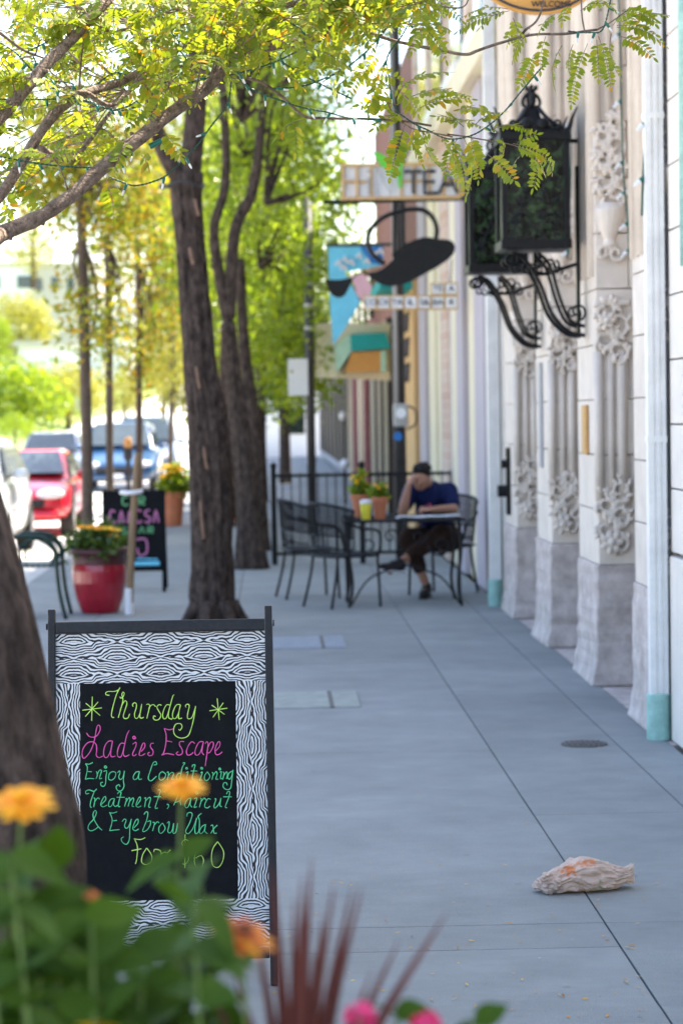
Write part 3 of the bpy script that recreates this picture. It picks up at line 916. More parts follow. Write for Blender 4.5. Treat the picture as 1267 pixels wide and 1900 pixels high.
def circ(cx, cy, r_, turns=1.3):
    return [(cx + r_ * math.cos(a) * (1 - 0.06 * i), cy + r_ * math.sin(a) * (1 - 0.06 * i)) for i, a in enumerate([k * 0.9 for k in range(int(turns * 7))])]
L1 = [  # Thursday
 [(265,125),(240,120),(238,105),(260,95),(300,95),(332,85),(345,65)],[(335,85),(315,130),(290,220),(280,275),(290,293),(300,290)],
 [(345,135),(350,145),(365,140),(378,112),(368,100),(360,120),(368,160),(355,215),(332,295)],[(345,240),(365,190),(385,165),(398,185),(385,230),(370,280),(380,300),(405,295),(418,265)],
 [(445,210),(440,195),(455,180),(470,190),(468,220),(455,265),(460,295),(480,295),(500,250),(510,190)],[(507,205),(495,280),(505,298),(525,290)],
 [(545,195),(560,190),(570,205),(560,250),(548,300)],[(562,225),(580,200),(600,195),(615,210)],
 [(660,200),(640,195),(625,215),(640,245),(655,275),(640,305),(615,312),(598,300),(600,280),(615,285)],
 [(725,200),(700,195),(680,225),(668,270),(675,300),(695,295),(715,240),(735,165),(745,130),(755,118)],[(715,240),(712,290),(735,305),(742,295)],
 [(800,195),(775,195),(755,225),(742,270),(750,298),(770,295),(790,250),(803,195)],[(800,205),(790,260),(790,300),(815,295)],
 [(845,215),(840,200),(858,190),(870,205),(860,250),(855,290),(868,302),(890,290),(905,250),(918,205)],
 [(918,205),(905,290),(885,370),(860,430),(810,448),(765,430),(750,390),(765,345),(800,338),(815,360),(800,388),(788,380)],
 [(136,135),(131,318)],[(60,238),(207,220)],[(87,185),(195,278)],[(180,175),(83,286)],
 [(1081,147),(1096,310)],[(1022,240),(1158,220)],[(1040,197),(1137,268)],[(1127,180),(1048,290)]]
L2 = [  # Ladies Escape
 [(92,410),(110,435),(145,442),(175,425),(195,385),(190,355),(175,355),(165,390),(150,470),(120,550),(75,602),(58,580),(65,530),(100,485),(140,478),(165,500),(168,545),(165,580),(185,597),(215,585)],
 [(285,470),(255,475),(230,510),(220,560),(228,592),(250,592),(275,540),(288,470)],[(287,475),(275,560),(280,590),(310,585)],
 [(380,490),(350,490),(330,530),(325,575),(335,592),(355,585),(375,520),(395,430),(415,390)],[(375,520),(370,570),(385,588),(415,575)],
 [(440,495),(465,480),(465,510),(445,555),(440,578),(455,582),(468,570)], circ(452,443,13),
 [(505,550),(530,520),(532,490),(518,490),(502,530),(490,575),(510,580),(535,565)],
 [(600,488),(580,490),(575,515),(595,545),(590,575),(565,582),(555,565),(568,555)],
 [(748,378),(715,385),(680,375)],[(680,375),(695,430),(690,500),(675,560),(660,578)],[(692,470),(715,472),(740,478)],[(665,575),(700,565),(755,575)],
 [(830,475),(800,475),(795,500),(815,535),(815,565),(790,577),(770,565),(785,550)],
 [(910,490),(890,475),(865,500),(848,545),(855,575),(880,572),(900,555)],
 [(975,475),(945,478),(920,520),(912,560),(925,578),(950,560),(970,500),(976,475)],[(975,480),(965,550),(980,575)],
 [(990,490),(1000,475),(1012,490),(1005,550),(995,620),(990,660)],[(1008,520),(1030,480),(1050,480),(1050,510),(1025,555),(1005,560)],
 [(1068,545),(1098,510),(1100,478),(1085,480),(1065,530),(1070,570),(1095,570),(1118,552)]]
L3 = [  # Enjoy a Conditioning / Treatment, Haircut / & Eyebrow Wax
 [(138,62),(110,75),(82,72)],[(85,74),(97,95),(95,130),(82,190)],[(97,130),(130,132)],[(82,190),(110,183),(148,185)],
 [(165,130),(172,140),(172,165),(162,185)],[(172,150),(190,120),(205,125),(195,160),(190,185),(208,180)],
 [(220,130),(243,125),(238,170),(235,220),(220,243),(200,235),(200,215),(215,212)],circ(235,95,11),
 [(290,130),(265,145),(258,185),(280,195),(305,175),(312,140),(290,130)],
 [(325,140),(340,125),(345,140),(335,170),(345,190),(365,175),(378,125)],[(378,125),(370,200),(375,240),(355,275),(325,272),(315,245),(335,230),(345,245)],
 [(490,130),(465,135),(445,165),(450,190),(475,180),(492,130)],[(491,133),(485,170),(490,190),(510,185)],
 [(600,80),(622,75),(615,55),(595,65),(575,120),(558,180),(580,200),(620,165)],
 [(665,130),(645,145),(640,180),(655,195),(680,180),(690,150),(665,130)],
 [(700,140),(708,130),(712,150),(702,195)],[(710,160),(735,135),(750,145),(740,175),(735,192),(755,185)],
 [(800,140),(780,150),(770,180),(785,195),(800,170),(815,100),(835,65),(820,65)],[(805,150),(800,180),(820,190)],
 [(845,140),(860,130),(850,170),(845,195),(860,190)],circ(848,103,9),
 [(890,95),(895,80),(912,80),(905,110),(890,180),(905,190)],[(880,125),(930,125)],
 [(955,140),(968,132),(955,175),(945,195),(965,192)],circ(963,103,9),
 [(1005,130),(985,160),(985,190),(1005,195),(1025,165),(1005,130)],
 [(1040,135),(1050,145),(1040,190)],[(1048,160),(1070,130),(1080,145),(1070,185),(1088,185)],
 [(1100,135),(1112,130),(1105,180),(1118,180)],circ(1100,108,9),
 [(1125,130),(1132,145),(1122,190)],[(1130,160),(1150,130),(1158,150),(1150,185)],
 [(1195,125),(1170,140),(1160,175),(1175,185),(1190,160),(1200,115)],[(1200,115),(1190,200),(1180,255),(1150,265),(1125,245),(1130,215),(1150,215),(1155,232)],
 [(110,295),(88,300),(85,280),(110,270),(145,280),(168,262)],[(150,280),(125,350),(118,390),(128,405)],
 [(145,330),(155,340),(145,400)],[(152,360),(175,330),(190,340)],
 [(202,380),(235,345),(232,320),(215,335),(198,380),(215,398),(245,385)],
 [(300,335),(275,340),(258,370),(260,395),(280,390),(302,335)],[(302,338),(295,380),(310,395),(325,385)],
 [(325,300),(335,285),(352,290),(345,320),(330,390),(345,395)],[(318,325),(380,325)],
 [(385,340),(395,335),(378,395)],[(390,360),(410,330),(420,340),(405,395)],[(418,355),(440,330),(448,345),(435,390),(450,395)],
 [(470,385),(498,345),(495,322),(480,340),(465,385),(480,400),(505,390)],
 [(528,335),(540,330),(530,400)],[(540,350),(565,325),(575,340),(560,395),(575,400)],
 [(630,270),(645,265),(648,285),(630,340),(610,405),(630,405)],[(600,320),(655,320)],
 [(698,378),(708,376),(713,388),(708,402),(700,412)],[(700,382),(712,382),(711,395)],
 [(790,285),(775,330),(750,385)],[(760,365),(800,350)],[(820,295),(800,350),(805,385)],
 [(880,330),(855,340),(835,375),(840,400),(860,395),(882,330)],[(881,335),(875,380),(890,400)],
 [(905,335),(925,330),(915,370),(905,400),(925,395)],circ(925,290,11),
 [(950,330),(960,340),(945,400)],[(955,360),(980,330),(995,345)],
 [(1030,340),(1010,335),(990,365),(985,395),(1005,405),(1025,390)],
 [(1060,335),(1070,340),(1055,390),(1065,405),(1095,370),(1108,330)],[(1107,335),(1100,385),(1115,395)],
 [(1150,300),(1160,280),(1175,285),(1165,330),(1140,395),(1155,402)],[(1125,320),(1190,320)],
 [(208,575),(180,550),(145,490),(140,450),(155,425),(165,445),(145,490),(110,530),(102,565),(125,580),(160,565),(180,545)],
 [(322,435),(290,445),(262,442)],[(268,446),(285,500),(265,578)],[(282,505),(320,500)],[(265,578),(340,570)],
 [(360,510),(375,490),(390,500),(378,540),(390,560),(410,545),(430,490)],[(430,490),(418,560),(415,640),(395,680),(365,670),(352,640),(370,625)],
 [(448,558),(480,520),(478,492),(460,505),(440,560),(460,578),(485,565)],
 [(525,455),(540,435),(555,445),(545,500),(515,580),(545,575),(570,540),(575,505),(550,510)],
 [(590,515),(605,520),(590,580)],[(600,540),(625,510),(640,520)],
 [(665,520),(640,550),(640,590),(660,595),(685,560),(665,520)],
 [(700,520),(715,510),(715,540),(705,580),(720,595),(740,570),(750,520)],[(749,530),(745,595),(765,590),(775,550),(780,520)],
 [(850,470),(855,445),(880,440),(890,460),(870,520),(840,580),(860,600),(895,560),(925,480)],[(922,490),(910,560),(915,600),(940,580),(945,500),(935,470),(960,445)],
 [(990,530),(965,545),(945,580),(955,600),(980,575),(992,530)],[(991,535),(985,580),(1005,600)],
 [(1030,540),(1045,535),(1050,560),(1055,595),(1075,595)],[(1080,535),(1055,560),(1030,598)]]
L4 = [  # For $60
 [(535,630),(500,645),(448,640)],[(455,645),(475,700),(470,790),(460,830)],[(430,730),(470,722),(505,715)],
 [(545,710),(515,760),(507,815),(540,835),(580,810),(580,760),(545,710)],
 [(600,740),(605,720),(640,725),(655,750),(640,800),(625,850)],[(645,760),(680,740),(700,745),(725,722)],
 [(862,655),(835,645),(812,668),(825,700),(858,740),(860,800),(835,832),(815,825)],[(836,606),(834,860)],
 [(965,655),(925,710),(905,800),(920,850),(960,850),(975,800),(955,765),(915,785)],
 [(1082,660),(1045,715),(1035,790),(1050,845),(1090,852),(1122,800),(1125,730),(1082,660)]]
ZS = 310 / 1267.0
for nm, lines, oy, mt in (('lettering', L1, 1260, 'chalk_lime'), ('lettering', L2, 1260, 'chalk_pink'), ('lettering', L3, 1400, 'chalk_green'), ('lettering', L4, 1400, 'chalk_lime')):
    b = MB()
    for st in lines:
        pts = []
        for (a, c) in st:
            x, z = on_board(140 + a * ZS, oy + c * ZS, 0)
            pts.append(S(x, z, 0.0036))
        cp = catmull(pts, 4)
        b.tube(cp, [0.00135 * (1 + 0.45 * noise.noise(q_ * 70.0)) for q_ in cp], 5)
    b.build(nm, mt, sg, smooth=True)

# ================================================================== LANTERNS
def lantern(Yc, label, seed):
    rnd = random.Random(seed)
    X = 1.63
    t_ = thing('wall_lantern', (WX, Yc, 2.1), label, 'lantern', 'black iron lanterns on the gothic front')
    z0, z1 = 2.66, 3.31
    h = 0.19
    bars = MB()
    for sx in (-1, 1):
        for sy in (-1, 1):
            bars.box((X + sx * h, Yc + sy * h, (z0 + z1) / 2), (0.036, 0.036, z1 - z0))
    for z, th in ((z0, 0.055), (z1, 0.05)):
        for s in (-1, 1):
            bars.box((X, Yc + s * h, z), (2 * h + 0.05, 0.045, th))
            bars.box((X + s * h, Yc, z + 0.001), (0.045, 2 * h + 0.05, th))
    bars.box((X, Yc, z0 - 0.02), (2 * h, 2 * h, 0.02))
    bars.build('frame', 'black_iron', t_, bevel=0.004)
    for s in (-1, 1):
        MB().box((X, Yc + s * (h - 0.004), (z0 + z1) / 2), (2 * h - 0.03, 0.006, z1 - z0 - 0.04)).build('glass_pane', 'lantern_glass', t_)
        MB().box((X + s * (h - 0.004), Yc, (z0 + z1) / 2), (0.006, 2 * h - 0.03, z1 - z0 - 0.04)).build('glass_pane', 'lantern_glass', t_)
    # wrought scrolls in front of the panes
    sc_ = MB()
    for s in (-1, 1):
        spiral(sc_, (X + s * 0.085, Yc - h - 0.012, z0 + 0.12), 0.075, 1.3, 0.007, s, 0 if s > 0 else math.pi)
        spiral(sc_, (X + s * 0.075, Yc - h - 0.012, z0 + 0.29), 0.06, 1.2, 0.006, -s, 0 if s > 0 else math.pi)
        sc_.tube(catmull([(X + s * 0.16, Yc - h - 0.012, z0 + 0.03), (X + s * 0.1, Yc - h - 0.012, z0 + 0.2), (X + s * 0.02, Yc - h - 0.012, z0 + 0.42)], 5), 0.006, 6)
    sc_.build('scrollwork', 'black_iron', t_)
    # roof with crest and horns
    rf = MB()
    rf.loft([[Vector((X + a * w_, Yc + b * w_, z)) for a, b in ((-1, -1), (1, -1), (1, 1), (-1, 1))] for w_, z in ((0.215, 3.335), (0.205, 3.35), (0.13, 3.372), (0.08, 3.40), (0.05, 3.44), (0.03, 3.51))])
    roof = rf.build('roof', 'black_iron', t_)
    cr = MB()
    for sx in (-1, 1):
        for sy in (-1, 1):
            p = Vector((X + sx * 0.2, Yc + sy * 0.2, 3.33))
            o = Vector((sx, sy, 0)).normalized()
            MB().tube(catmull([p - o * 0.03, p + o * 0.01 + Vector((0, 0, 0.03)), p + o * 0.035 + Vector((0, 0, 0.09)), p + o * 0.075 + Vector((0, 0, 0.15))], 5), [0.024, 0.004], 7).build('horn', 'black_iron', roof, smooth=True)
    for s in (-1, 1):
        for yy in (-0.2, 0.2):
            spiral(cr, (X + s * 0.13, Yc + yy, 3.385), 0.038, 1.1, 0.012, s, math.pi if s > 0 else 0)
            cr.tube(catmull([(X + s * 0.17, Yc + yy * 0.95, 3.35), (X + s * 0.085, Yc + yy * 0.7, 3.42), (X + s * 0.035, Yc + yy * 0.3, 3.50)], 5), 0.014, 7)
            cr.ell((X + s * 0.05, Yc + yy, 3.385), (0.035, 0.015, 0.035))
    cr.box((X, Yc, 3.36), (0.36, 0.36, 0.02))
    cr.build('crest', 'black_iron', roof, smooth=True)
    fn = MB()
    for a in (0, math.pi / 2):
        d = Vector((math.cos(a), math.sin(a), 0))
        for s in (-1, 1):
            fn.tube(catmull([Vector((X, Yc, 3.50)), Vector((X, Yc, 3.52)) + d * s * 0.05, Vector((X, Yc, 3.565)) + d * s * 0.045, Vector((X, Yc, 3.60)) + d * s * 0.012, Vector((X, Yc, 3.625)) + d * s * 0.035], 5), 0.011, 7)
            fn.tube(catmull([Vector((X, Yc, 3.50)), Vector((X, Yc, 3.53)) + d * s * 0.02, Vector((X, Yc, 3.58)) + d * s * 0.02, Vector((X, Yc, 3.60))], 4), 0.009, 6)
            fn.ell(Vector((X, Yc, 3.63)) + d * s * 0.03, 0.013)
    fn.ell((X, Yc, 3.605), 0.022)
    fn.build('finial', 'black_iron', roof, smooth=True)
    # brackets sweeping down to the wall
    for s in (-1, 1):
        yy = Yc + s * 0.11
        b = MB()
        b.tube(catmull([(X - 0.14, yy, z0 - 0.05), (X - 0.06, yy, z0 - 0.09), (X + 0.03, yy, z0 - 0.24), (X + 0.10, yy, z0 - 0.42), (X + 0.20, yy, z0 - 0.53), (WX - 0.02, yy, z0 - 0.555)], 8), 0.0125, 8)
        b.tube(catmull([(X + 0.02, yy, z0 - 0.05), (X + 0.09, yy, z0 - 0.13), (X + 0.15, yy, z0 - 0.33), (X + 0.21, yy, z0 - 0.46), (WX - 0.02, yy, z0 - 0.50)], 8), 0.011, 8)
        spiral(b, (WX - 0.065, yy, z0 - 0.41), 0.055, 1.2, 0.009, 1, -1.2)
        spiral(b, (X - 0.15, yy, z0 - 0.085), 0.05, 1.4, 0.011, -1, 0.8)
        b.build('bracket', 'black_iron', t_, smooth=True)
    lo = MB()
    for k in range(9):
        spiral(lo, (X - 0.12 + k * 0.036, Yc - 0.15 + 0.3 * rnd.random(), z0 - 0.10 - 0.05 * rnd.random()), rnd.uniform(0.03, 0.05), 1.2, 0.008, rnd.choice((-1, 1)), rnd.uniform(0, 6))
    lo.tube(catmull([(X - 0.05, Yc, z0 - 0.16), (X + 0.08, Yc, z0 - 0.17), (X + 0.18, Yc, z0 - 0.14), (WX - 0.01, Yc, z0 - 0.10)], 6), 0.012, 7)
    lo.build('scroll_cluster', 'black_iron', t_, smooth=True)
    MB().box((WX - 0.045, Yc, 2.62), (0.02, 0.05, 1.05)).build('wall_plate', 'black_iron', t_, bevel=0.004)
    MB().tube([(X + 0.19, Yc, 3.30), (WX - 0.02, Yc, 3.30)], 0.014, 8).build('top_stay', 'black_iron', t_)
lantern(14.85, 'black iron lantern nearest the downpipe, whole in front of the carved pilaster', 1)
lantern(17.25, 'farther black iron lantern half hidden behind the nearer lantern', 2)

# ================================================================== DOWNPIPES AND WALL ITEMS
def downpipe(x, Y, label, seed):
    t_ = thing('downpipe', (x, Y, 0), label, 'downpipe', 'white downpipes with teal boots')
    sec = lambda w_, d_, z: [Vector((x + a, Y + b, z)) for a, b in ((-w_, -d_), (-w_ * 0.4, -d_), (-w_ * 0.4, -d_ * 0.8), (-w_ * 0.1, -d_ * 0.8), (-w_ * 0.1, -d_), (w_ * 0.3, -d_), (w_ * 0.3, -d_ * 0.8), (w_ * 0.6, -d_ * 0.8), (w_ * 0.6, -d_), (w_, -d_), (w_, d_), (-w_, d_))]
    MB().loft([sec(0.045, 0.04, 0.2), sec(0.045, 0.04, 5.2)]).build('pipe', 'white_paint', t_)
    MB().lathe([(0.062, 0.0), (0.062, 0.225), (0.055, 0.23)], (x, Y, 0.0), 24).build('boot', 'teal_paint', t_, smooth=False)
    for z in (1.5, 3.1):
        MB().box((x, Y + 0.002, z), (0.098, 0.088, 0.03)).build('strap', 'white_paint', t_)
    MB().tube([(x + 0.066, Y + 0.03, 0.06), (x + 0.066, Y + 0.03, 5.2)], 0.009, 8).build('conduit', 'conduit', t_)
downpipe(1.918, 11.99, 'white downpipe with teal boot nearest the camera, at the right edge', 1)
downpipe(1.885, 20.42, 'white downpipe with leaning teal boot behind the seated man\'s chair', 2)
p = P(1262, 200, 11.35)
tp = MB().tube([(p.x + 0.035, 11.35, 2.32), (p.x + 0.035, 11.35, 5.0)], 0.045, 14).build('teal_pipe', 'teal_paint', smooth=True)
tag(tp, 'short teal painted pipe at the upper right edge of the picture', 'pipe')
o = MB().box((WX - 0.012, 14.86, 1.53), (0.022, 0.17, 0.30)).build('plaque', 'brass', bevel=0.004)
tag(o, 'small orange brown plaque on the nearest carved pilaster', 'plaque')
o = MB().box((WX - 0.01, 17.3, 1.62), (0.02, 0.10, 0.75)).build('notice_strip', 'grey_letter', bevel=0.003)
tag(o, 'narrow grey notice strip on the middle pilaster', 'notice')
t = thing('pipe_connection', (WX - 0.03, 19.7, 0.9), 'black wall fitting with round outlet on the farthest pilaster', 'wall fitting')
MB().box((WX - 0.015, 19.7, 1.08), (0.03, 0.1, 0.55)).build('back_plate', 'black_iron', t, bevel=0.004)
MB().tube([(WX - 0.02, 19.7, 1.0), (WX - 0.10, 19.7, 1.0)], 0.05, 12).build('outlet', 'black_iron', t)
MB().tube([(WX - 0.02, 19.7, 1.22), (WX - 0.07, 19.7, 1.22)], 0.035, 12).build('outlet', 'black_iron', t)
p = P(917, 80, 21.0)
t = thing('alarm_box', (p.x, 21.0, p.z - 0.1), 'small red alarm box high on the shop wall under the branch', 'alarm box')
MB().box((p.x + 0.02, 21.0, p.z), (0.10, 0.14, 0.17)).build('housing', 'red_box', t, bevel=0.008)
MB().lathe([(0.03, 0), (0.035, 0.02), (0.01, 0.03)], (p.x, 20.93, p.z - 0.01), 10).build('sounder', 'red_box', t)

# round wooden sign at the top
Y = 10.6
c = P(1000, -132, Y)
t = thing('round_sign', (c.x, Y, c.z - 0.385), 'golden wooden round sign at the top edge, lettered welcome', 'sign')
dk = MB(); n = 48
ring = [Vector((c.x + 0.37 * math.cos(a), Y, c.z + 0.37 * math.sin(a))) for a in [2 * math.pi * k / n for k in range(n)]]
dk.prism(ring, (0, 0.03, 0)); dk.build('board', 'sign_wood', t, bevel=0.004)
rr = MB(); rr.tube([Vector((c.x + 0.353 * math.cos(a), Y - 0.002, c.z + 0.353 * math.sin(a))) for a in [2 * math.pi * k / n for k in range(n + 1)]], 0.006, 6)
rr.build('painted_ring', 'dark_letter', t)
def text_part(s, size, center, parent, mt, depth=0.004, name='lettering', rz=0.0, bold=0.0):
    cu = bpy.data.curves.new('text', 'FONT')
    cu.body = s; cu.size = size; cu.extrude = depth; cu.align_x = 'CENTER'; cu.align_y = 'CENTER'; cu.offset = bold
    o = bpy.data.objects.new('text', cu)
    COL.objects.link(o)
    dg = bpy.context.evaluated_depsgraph_get()
    me = bpy.data.meshes.new_from_object(o.evaluated_get(dg))
    bpy.data.objects.remove(o)
    me.materials.clear(); me.materials.append(M[mt])
    q = bpy.data.objects.new(name, me)
    q.parent = parent
    q.location = Vector(center) - wloc(parent)
    q.rotation_euler = (R(90), 0, rz)
    COL.objects.link(q)
    return q
a = P(1022, 8, Y); b = P(1022, -6, Y)
text_part('WELCOME', 0.036, (a.x, Y - 0.004, a.z), t, 'dark_brown')
text_part('WALK-INS', 0.036, (b.x, Y - 0.004, b.z), t, 'dark_brown')
br = MB(); br.tube([(c.x - 0.4, Y + 0.015, c.z + 0.52), (WX + 0.05, Y + 0.015, c.z + 0.52)], 0.014, 8)
for s in (-0.22, 0.22): br.tube([(c.x + s, Y + 0.015, c.z + 0.29), (c.x + s, Y + 0.015, c.z + 0.52)], 0.006, 6)
br.build('bracket', 'black_iron', t)

# ================================================================== TEA HOUSE BLADE SIGN
Y = 24.0
a0 = P(600, 375, Y); a1 = P(862, 372, Y)
t = thing('tea_sign', (1.95, Y, 3.7), 'tan framed white tea house sign on a black bar above the teapot', 'sign')
MB().tube([(a0.x, Y, a0.z), (2.12, Y, a0.z + 0.02)], 0.022, 8).build('bar', 'black_iron', t)
l, r_ = P(636, 340, Y).x, P(850, 340, Y).x
zt, zb = P(740, 306, Y).z, P(740, 368, Y).z
MB().box(((l + r_) / 2, Y, (zt + zb) / 2), (r_ - l, 0.05, zt - zb)).build('panel', 'sign_white', t)
fr = MB()
zc = (zt + zb) / 2
for z in (zt, zb): fr.box(((l + r_) / 2, Y - 0.03, z), (r_ - l + 0.04, 0.05, 0.032))
nc = 9
for k in (0, 0.12, 0.245, 0.505, 0.62, 0.745, 0.87, 1):
    x = l + (r_ - l) * k
    fr.box((x, Y - 0.029, zc), (0.026, 0.048, zt - zb))
for k in (0.06, 0.18, 0.56, 0.68, 0.93): fr.box((l + (r_ - l) * k, Y - 0.028, zc), ((r_ - l) * 0.12, 0.046, 0.026))
fr.build('frame', 'tan_wood', t)
def bars(name, segs, mt, rad):
    m_ = MB()
    for s in segs:
        m_.tube([Vector((l + (r_ - l) * q[0], Y - 0.062, zb + (zt - zb) * q[1])) for q in s], rad, 6)
    return m_.build(name, mt, t)
bars('letter', [[(0.0, 0.1), (0.0, 0.9)], [(0.0, 0.5), (0.12, 0.5)], [(0.12, 0.1), (0.12, 0.9)]], 'tan_wood', 0.016)
bars('letter', [[(0.22, 0.1), (0.22, 0.62)], [(0.22, 0.76), (0.22, 0.84)]], 'grey_letter', 0.013)
bars('letter', [[(0.29, 0.1), (0.29, 0.9), (0.41, 0.12), (0.41, 0.9)]], 'grey_letter', 0.013)
bars('letter', [[(0.53, 0.78), (0.68, 0.78)], [(0.605, 0.78), (0.605, 0.12)]], 'dark_letter', 0.019)
bars('letter', [[(0.80, 0.78), (0.70, 0.78), (0.70, 0.47), (0.79, 0.47)], [(0.70, 0.47), (0.70, 0.13), (0.82, 0.13)]], 'dark_letter', 0.019)
bars('letter', [[(0.83, 0.12), (0.90, 0.80), (0.985, 0.12)], [(0.86, 0.38), (0.95, 0.38)]], 'dark_letter', 0.019)
lf = MB()
for pts in ([(690, 282), (705, 283), (722, 296), (738, 328), (722, 320), (705, 305)], [(760, 270), (752, 285), (748, 300), (742, 330), (738, 325), (742, 295), (750, 278)], [(737, 318), (746, 318), (745, 348), (739, 348)]):
    lf.prism([P(a_, b_, Y - 0.075) for a_, b_ in pts], (0, 0.012, 0))
lf.build('leaf_emblem', 'leaf_sign', t)

t = thing('teapot_sign', (1.3, Y, 2.85), 'black teapot and cup silhouette sign hanging below the tea sign', 'sign')
def sil(pts, th=0.02, n=5):
    q = catmull([P(a_, b_, Y) for a_, b_ in pts + [pts[0]]], n)[:-1]
    m_ = MB(); m_.prism(q, (0, th, 0)); return m_
sil([(672, 507), (690, 505), (706, 500), (728, 482), (727, 472), (742, 460), (762, 448), (788, 440), (812, 443), (835, 446), (844, 458), (838, 475), (815, 493), (790, 507), (755, 525), (722, 531), (700, 524), (685, 512)]).build('pot', 'black_iron', t)
sil([(742, 462), (755, 452), (772, 446), (785, 440), (790, 450), (760, 462)], -0.006).build('lid', 'black_iron', t)
sil([(604, 518), (628, 519), (654, 516), (648, 533), (638, 549), (626, 552), (614, 545), (607, 531)]).build('cup', 'black_iron', t)
MB().tube(catmull([P(a_, b_, Y + 0.01) for a_, b_ in [(714, 490), (690, 470), (682, 445), (692, 420), (718, 400), (755, 389), (785, 390), (803, 405), (810, 425), (808, 445)]], 6), 0.024, 8).build('handle', 'black_iron', t)
MB().tube(catmull([P(a_, b_, Y + 0.01) for a_, b_ in [(700, 512), (680, 507), (664, 508), (650, 520)]], 6), 0.008, 6).build('spout', 'black_iron', t)
for u in (731, 748):
    MB().tube([P(u, 376, Y + 0.01), P(u, 470, Y + 0.01)], 0.018, 8).build('hanger', 'black_iron', t)
t = thing('bar_sign', (1.4, Y, 2.65), 'small tan framed letter sign reading tea and cocktails below the teapot', 'sign')
cells = [(674 + 25 * k, 548, 674 + 25 * (k + 1), 575) for k in range(7)] + [(799, 524, 824, 548), (824, 524, 849, 548)]
for (ua, va, ub, vb), tx in zip(cells, ('CO', 'CK', 'TA', 'IL', 'S&', 'BA', 'R', 'TE', 'A')):
    q0, q1 = P(ua, vb, Y), P(ub, va, Y)
    cx_, cz_ = (q0.x + q1.x) / 2, (q0.z + q1.z) / 2
    f_ = MB().box((cx_, Y, cz_), (q1.x - q0.x, 0.05, q1.z - q0.z)).build('cell', 'tan_wood', t)
    MB().box((cx_, Y - 0.028, cz_), ((q1.x - q0.x) * 0.78, 0.01, (q1.z - q0.z) * 0.74)).build('face', 'sign_white', f_)
    text_part(tx, 0.085, (cx_, Y - 0.038, cz_), f_, 'dark_letter', 0.003)
MB().tube([P(740, 530, Y), P(740, 552, Y)], 0.01, 6).build('hanger', 'black_iron', t)
MB().tube([P(838, 480, Y), P(836, 526, Y)], 0.006, 6).build('hanger', 'black_iron', t)

# canopy box and banner farther on
Y = 36.0
t = thing('projecting_sign_box', P(660, 705, Y), 'teal and orange projecting sign box on a cream panel above the pavement', 'sign')
def plate(name, pts, Yp, th, mt, par):
    m_ = MB(); m_.prism([P(a_, b_, Yp) for a_, b_ in pts], (0, th, 0)); return m_.build(name, mt, par)
plate('panel', [(586, 600), (724, 600), (724, 706), (586, 700)], Y, 0.1, 'cream', t)
plate('teal_top', [(650, 620), (716, 617), (724, 646), (652, 652)], Y - 0.25, 0.24, 'teal', t)
plate('orange_front', [(652, 653), (706, 651), (706, 688), (640, 691)], Y - 0.2, 0.19, 'orange_wall', t)
plate('mint_side', [(622, 640), (650, 620), (652, 652), (624, 692)], Y - 0.22, 0.2, 'mint', t)
plate('mint_trim', [(706, 651), (716, 650), (716, 690), (706, 690)], Y - 0.2, 0.19, 'mint', t)
MB().tube([P(700, 610, Y + 0.05), (2.1, Y + 0.05, P(700, 610, Y).z)], 0.04, 8).build('arm', 'pole', t)
Y = 28.6
t = thing('banner', P(640, 640, Y), 'sky blue and pink hanging banner behind the teapot cup', 'banner')
plate('blue_cloth', [(609, 455), (672, 452), (712, 458), (710, 492), (668, 500), (640, 505), (668, 560), (640, 610), (618, 640), (612, 560)], Y, 0.02, 'sky_banner', t)
plate('deep_blue_corner', [(668, 458), (711, 458), (710, 492), (690, 488)], Y - 0.02, 0.015, 'blue_banner', t)
plate('pink_cloth', [(650, 512), (672, 505), (690, 530), (684, 560), (668, 556)], Y - 0.02, 0.015, 'pink_banner', t)
wl = MB()
for k, (u, v) in enumerate([(622, 492), (634, 485), (646, 490), (660, 478), (675, 488), (690, 476), (632, 500), (700, 470)]):
    wl.tube([P(u, v, Y - 0.03), P(u + 6, v - 8, Y - 0.03), P(u + 10, v + 2, Y - 0.03)], 0.02, 6)
wl.build('white_print', 'sign_white', t)
MB().tube([P(604, 455, Y), (2.1, Y, P(604, 455, Y).z)], 0.02, 8).build('arm', 'pole', t)

# utility pole with meter, street pole, fence
Y = 27.3
x = P(742, 800, Y).x
t = thing('utility_pole', (x, Y, 0), 'dark utility pole with grey conduit and meter beside the seated man', 'pole')
MB().tube([(x, Y, 0), (x, Y, 6.8)], [0.068, 0.06], 14).build('post', 'pole', t, smooth=True)
MB().tube([(x - 0.04, Y - 0.08, 1.6), (x - 0.04, Y - 0.08, 6.5)], 0.027, 10).build('conduit', 'conduit', t, smooth=True)
mz = P(745, 770, Y).z
MB().box((x + 0.0, Y - 0.16, mz), (0.17, 0.10, 0.26)).build('meter_box', 'conduit', t, bevel=0.02)
MB().tube([(x, Y - 0.2, mz + 0.02), (x, Y - 0.26, mz + 0.02)], 0.06, 14).build('meter_glass', 'lamp_glass', t)
MB().tube(catmull([(x + 0.09, Y - 0.12, mz + 0.1), (x + 0.17, Y - 0.12, mz + 0.05), (x + 0.17, Y - 0.12, mz - 0.1), (x + 0.07, Y - 0.12, mz - 0.16)], 5), 0.012, 6).build('cable', 'pole', t)
MB().tube([(x - 0.03, Y - 0.09, mz - 0.24), (x - 0.03, Y - 0.12, mz - 0.24)], 0.05, 12).build('blue_tag', 'blue_banner', t)
Y = 33.0
x = P(577, 800, Y).x
t = thing('street_pole', (x, Y, 0), 'slim dark street pole with a white sign beside the green trees', 'pole')
MB().tube([(x, Y, 0), (x, Y, 4.6)], 0.06, 12).build('post', 'pole', t, smooth=True)
q = P(553, 700, Y)
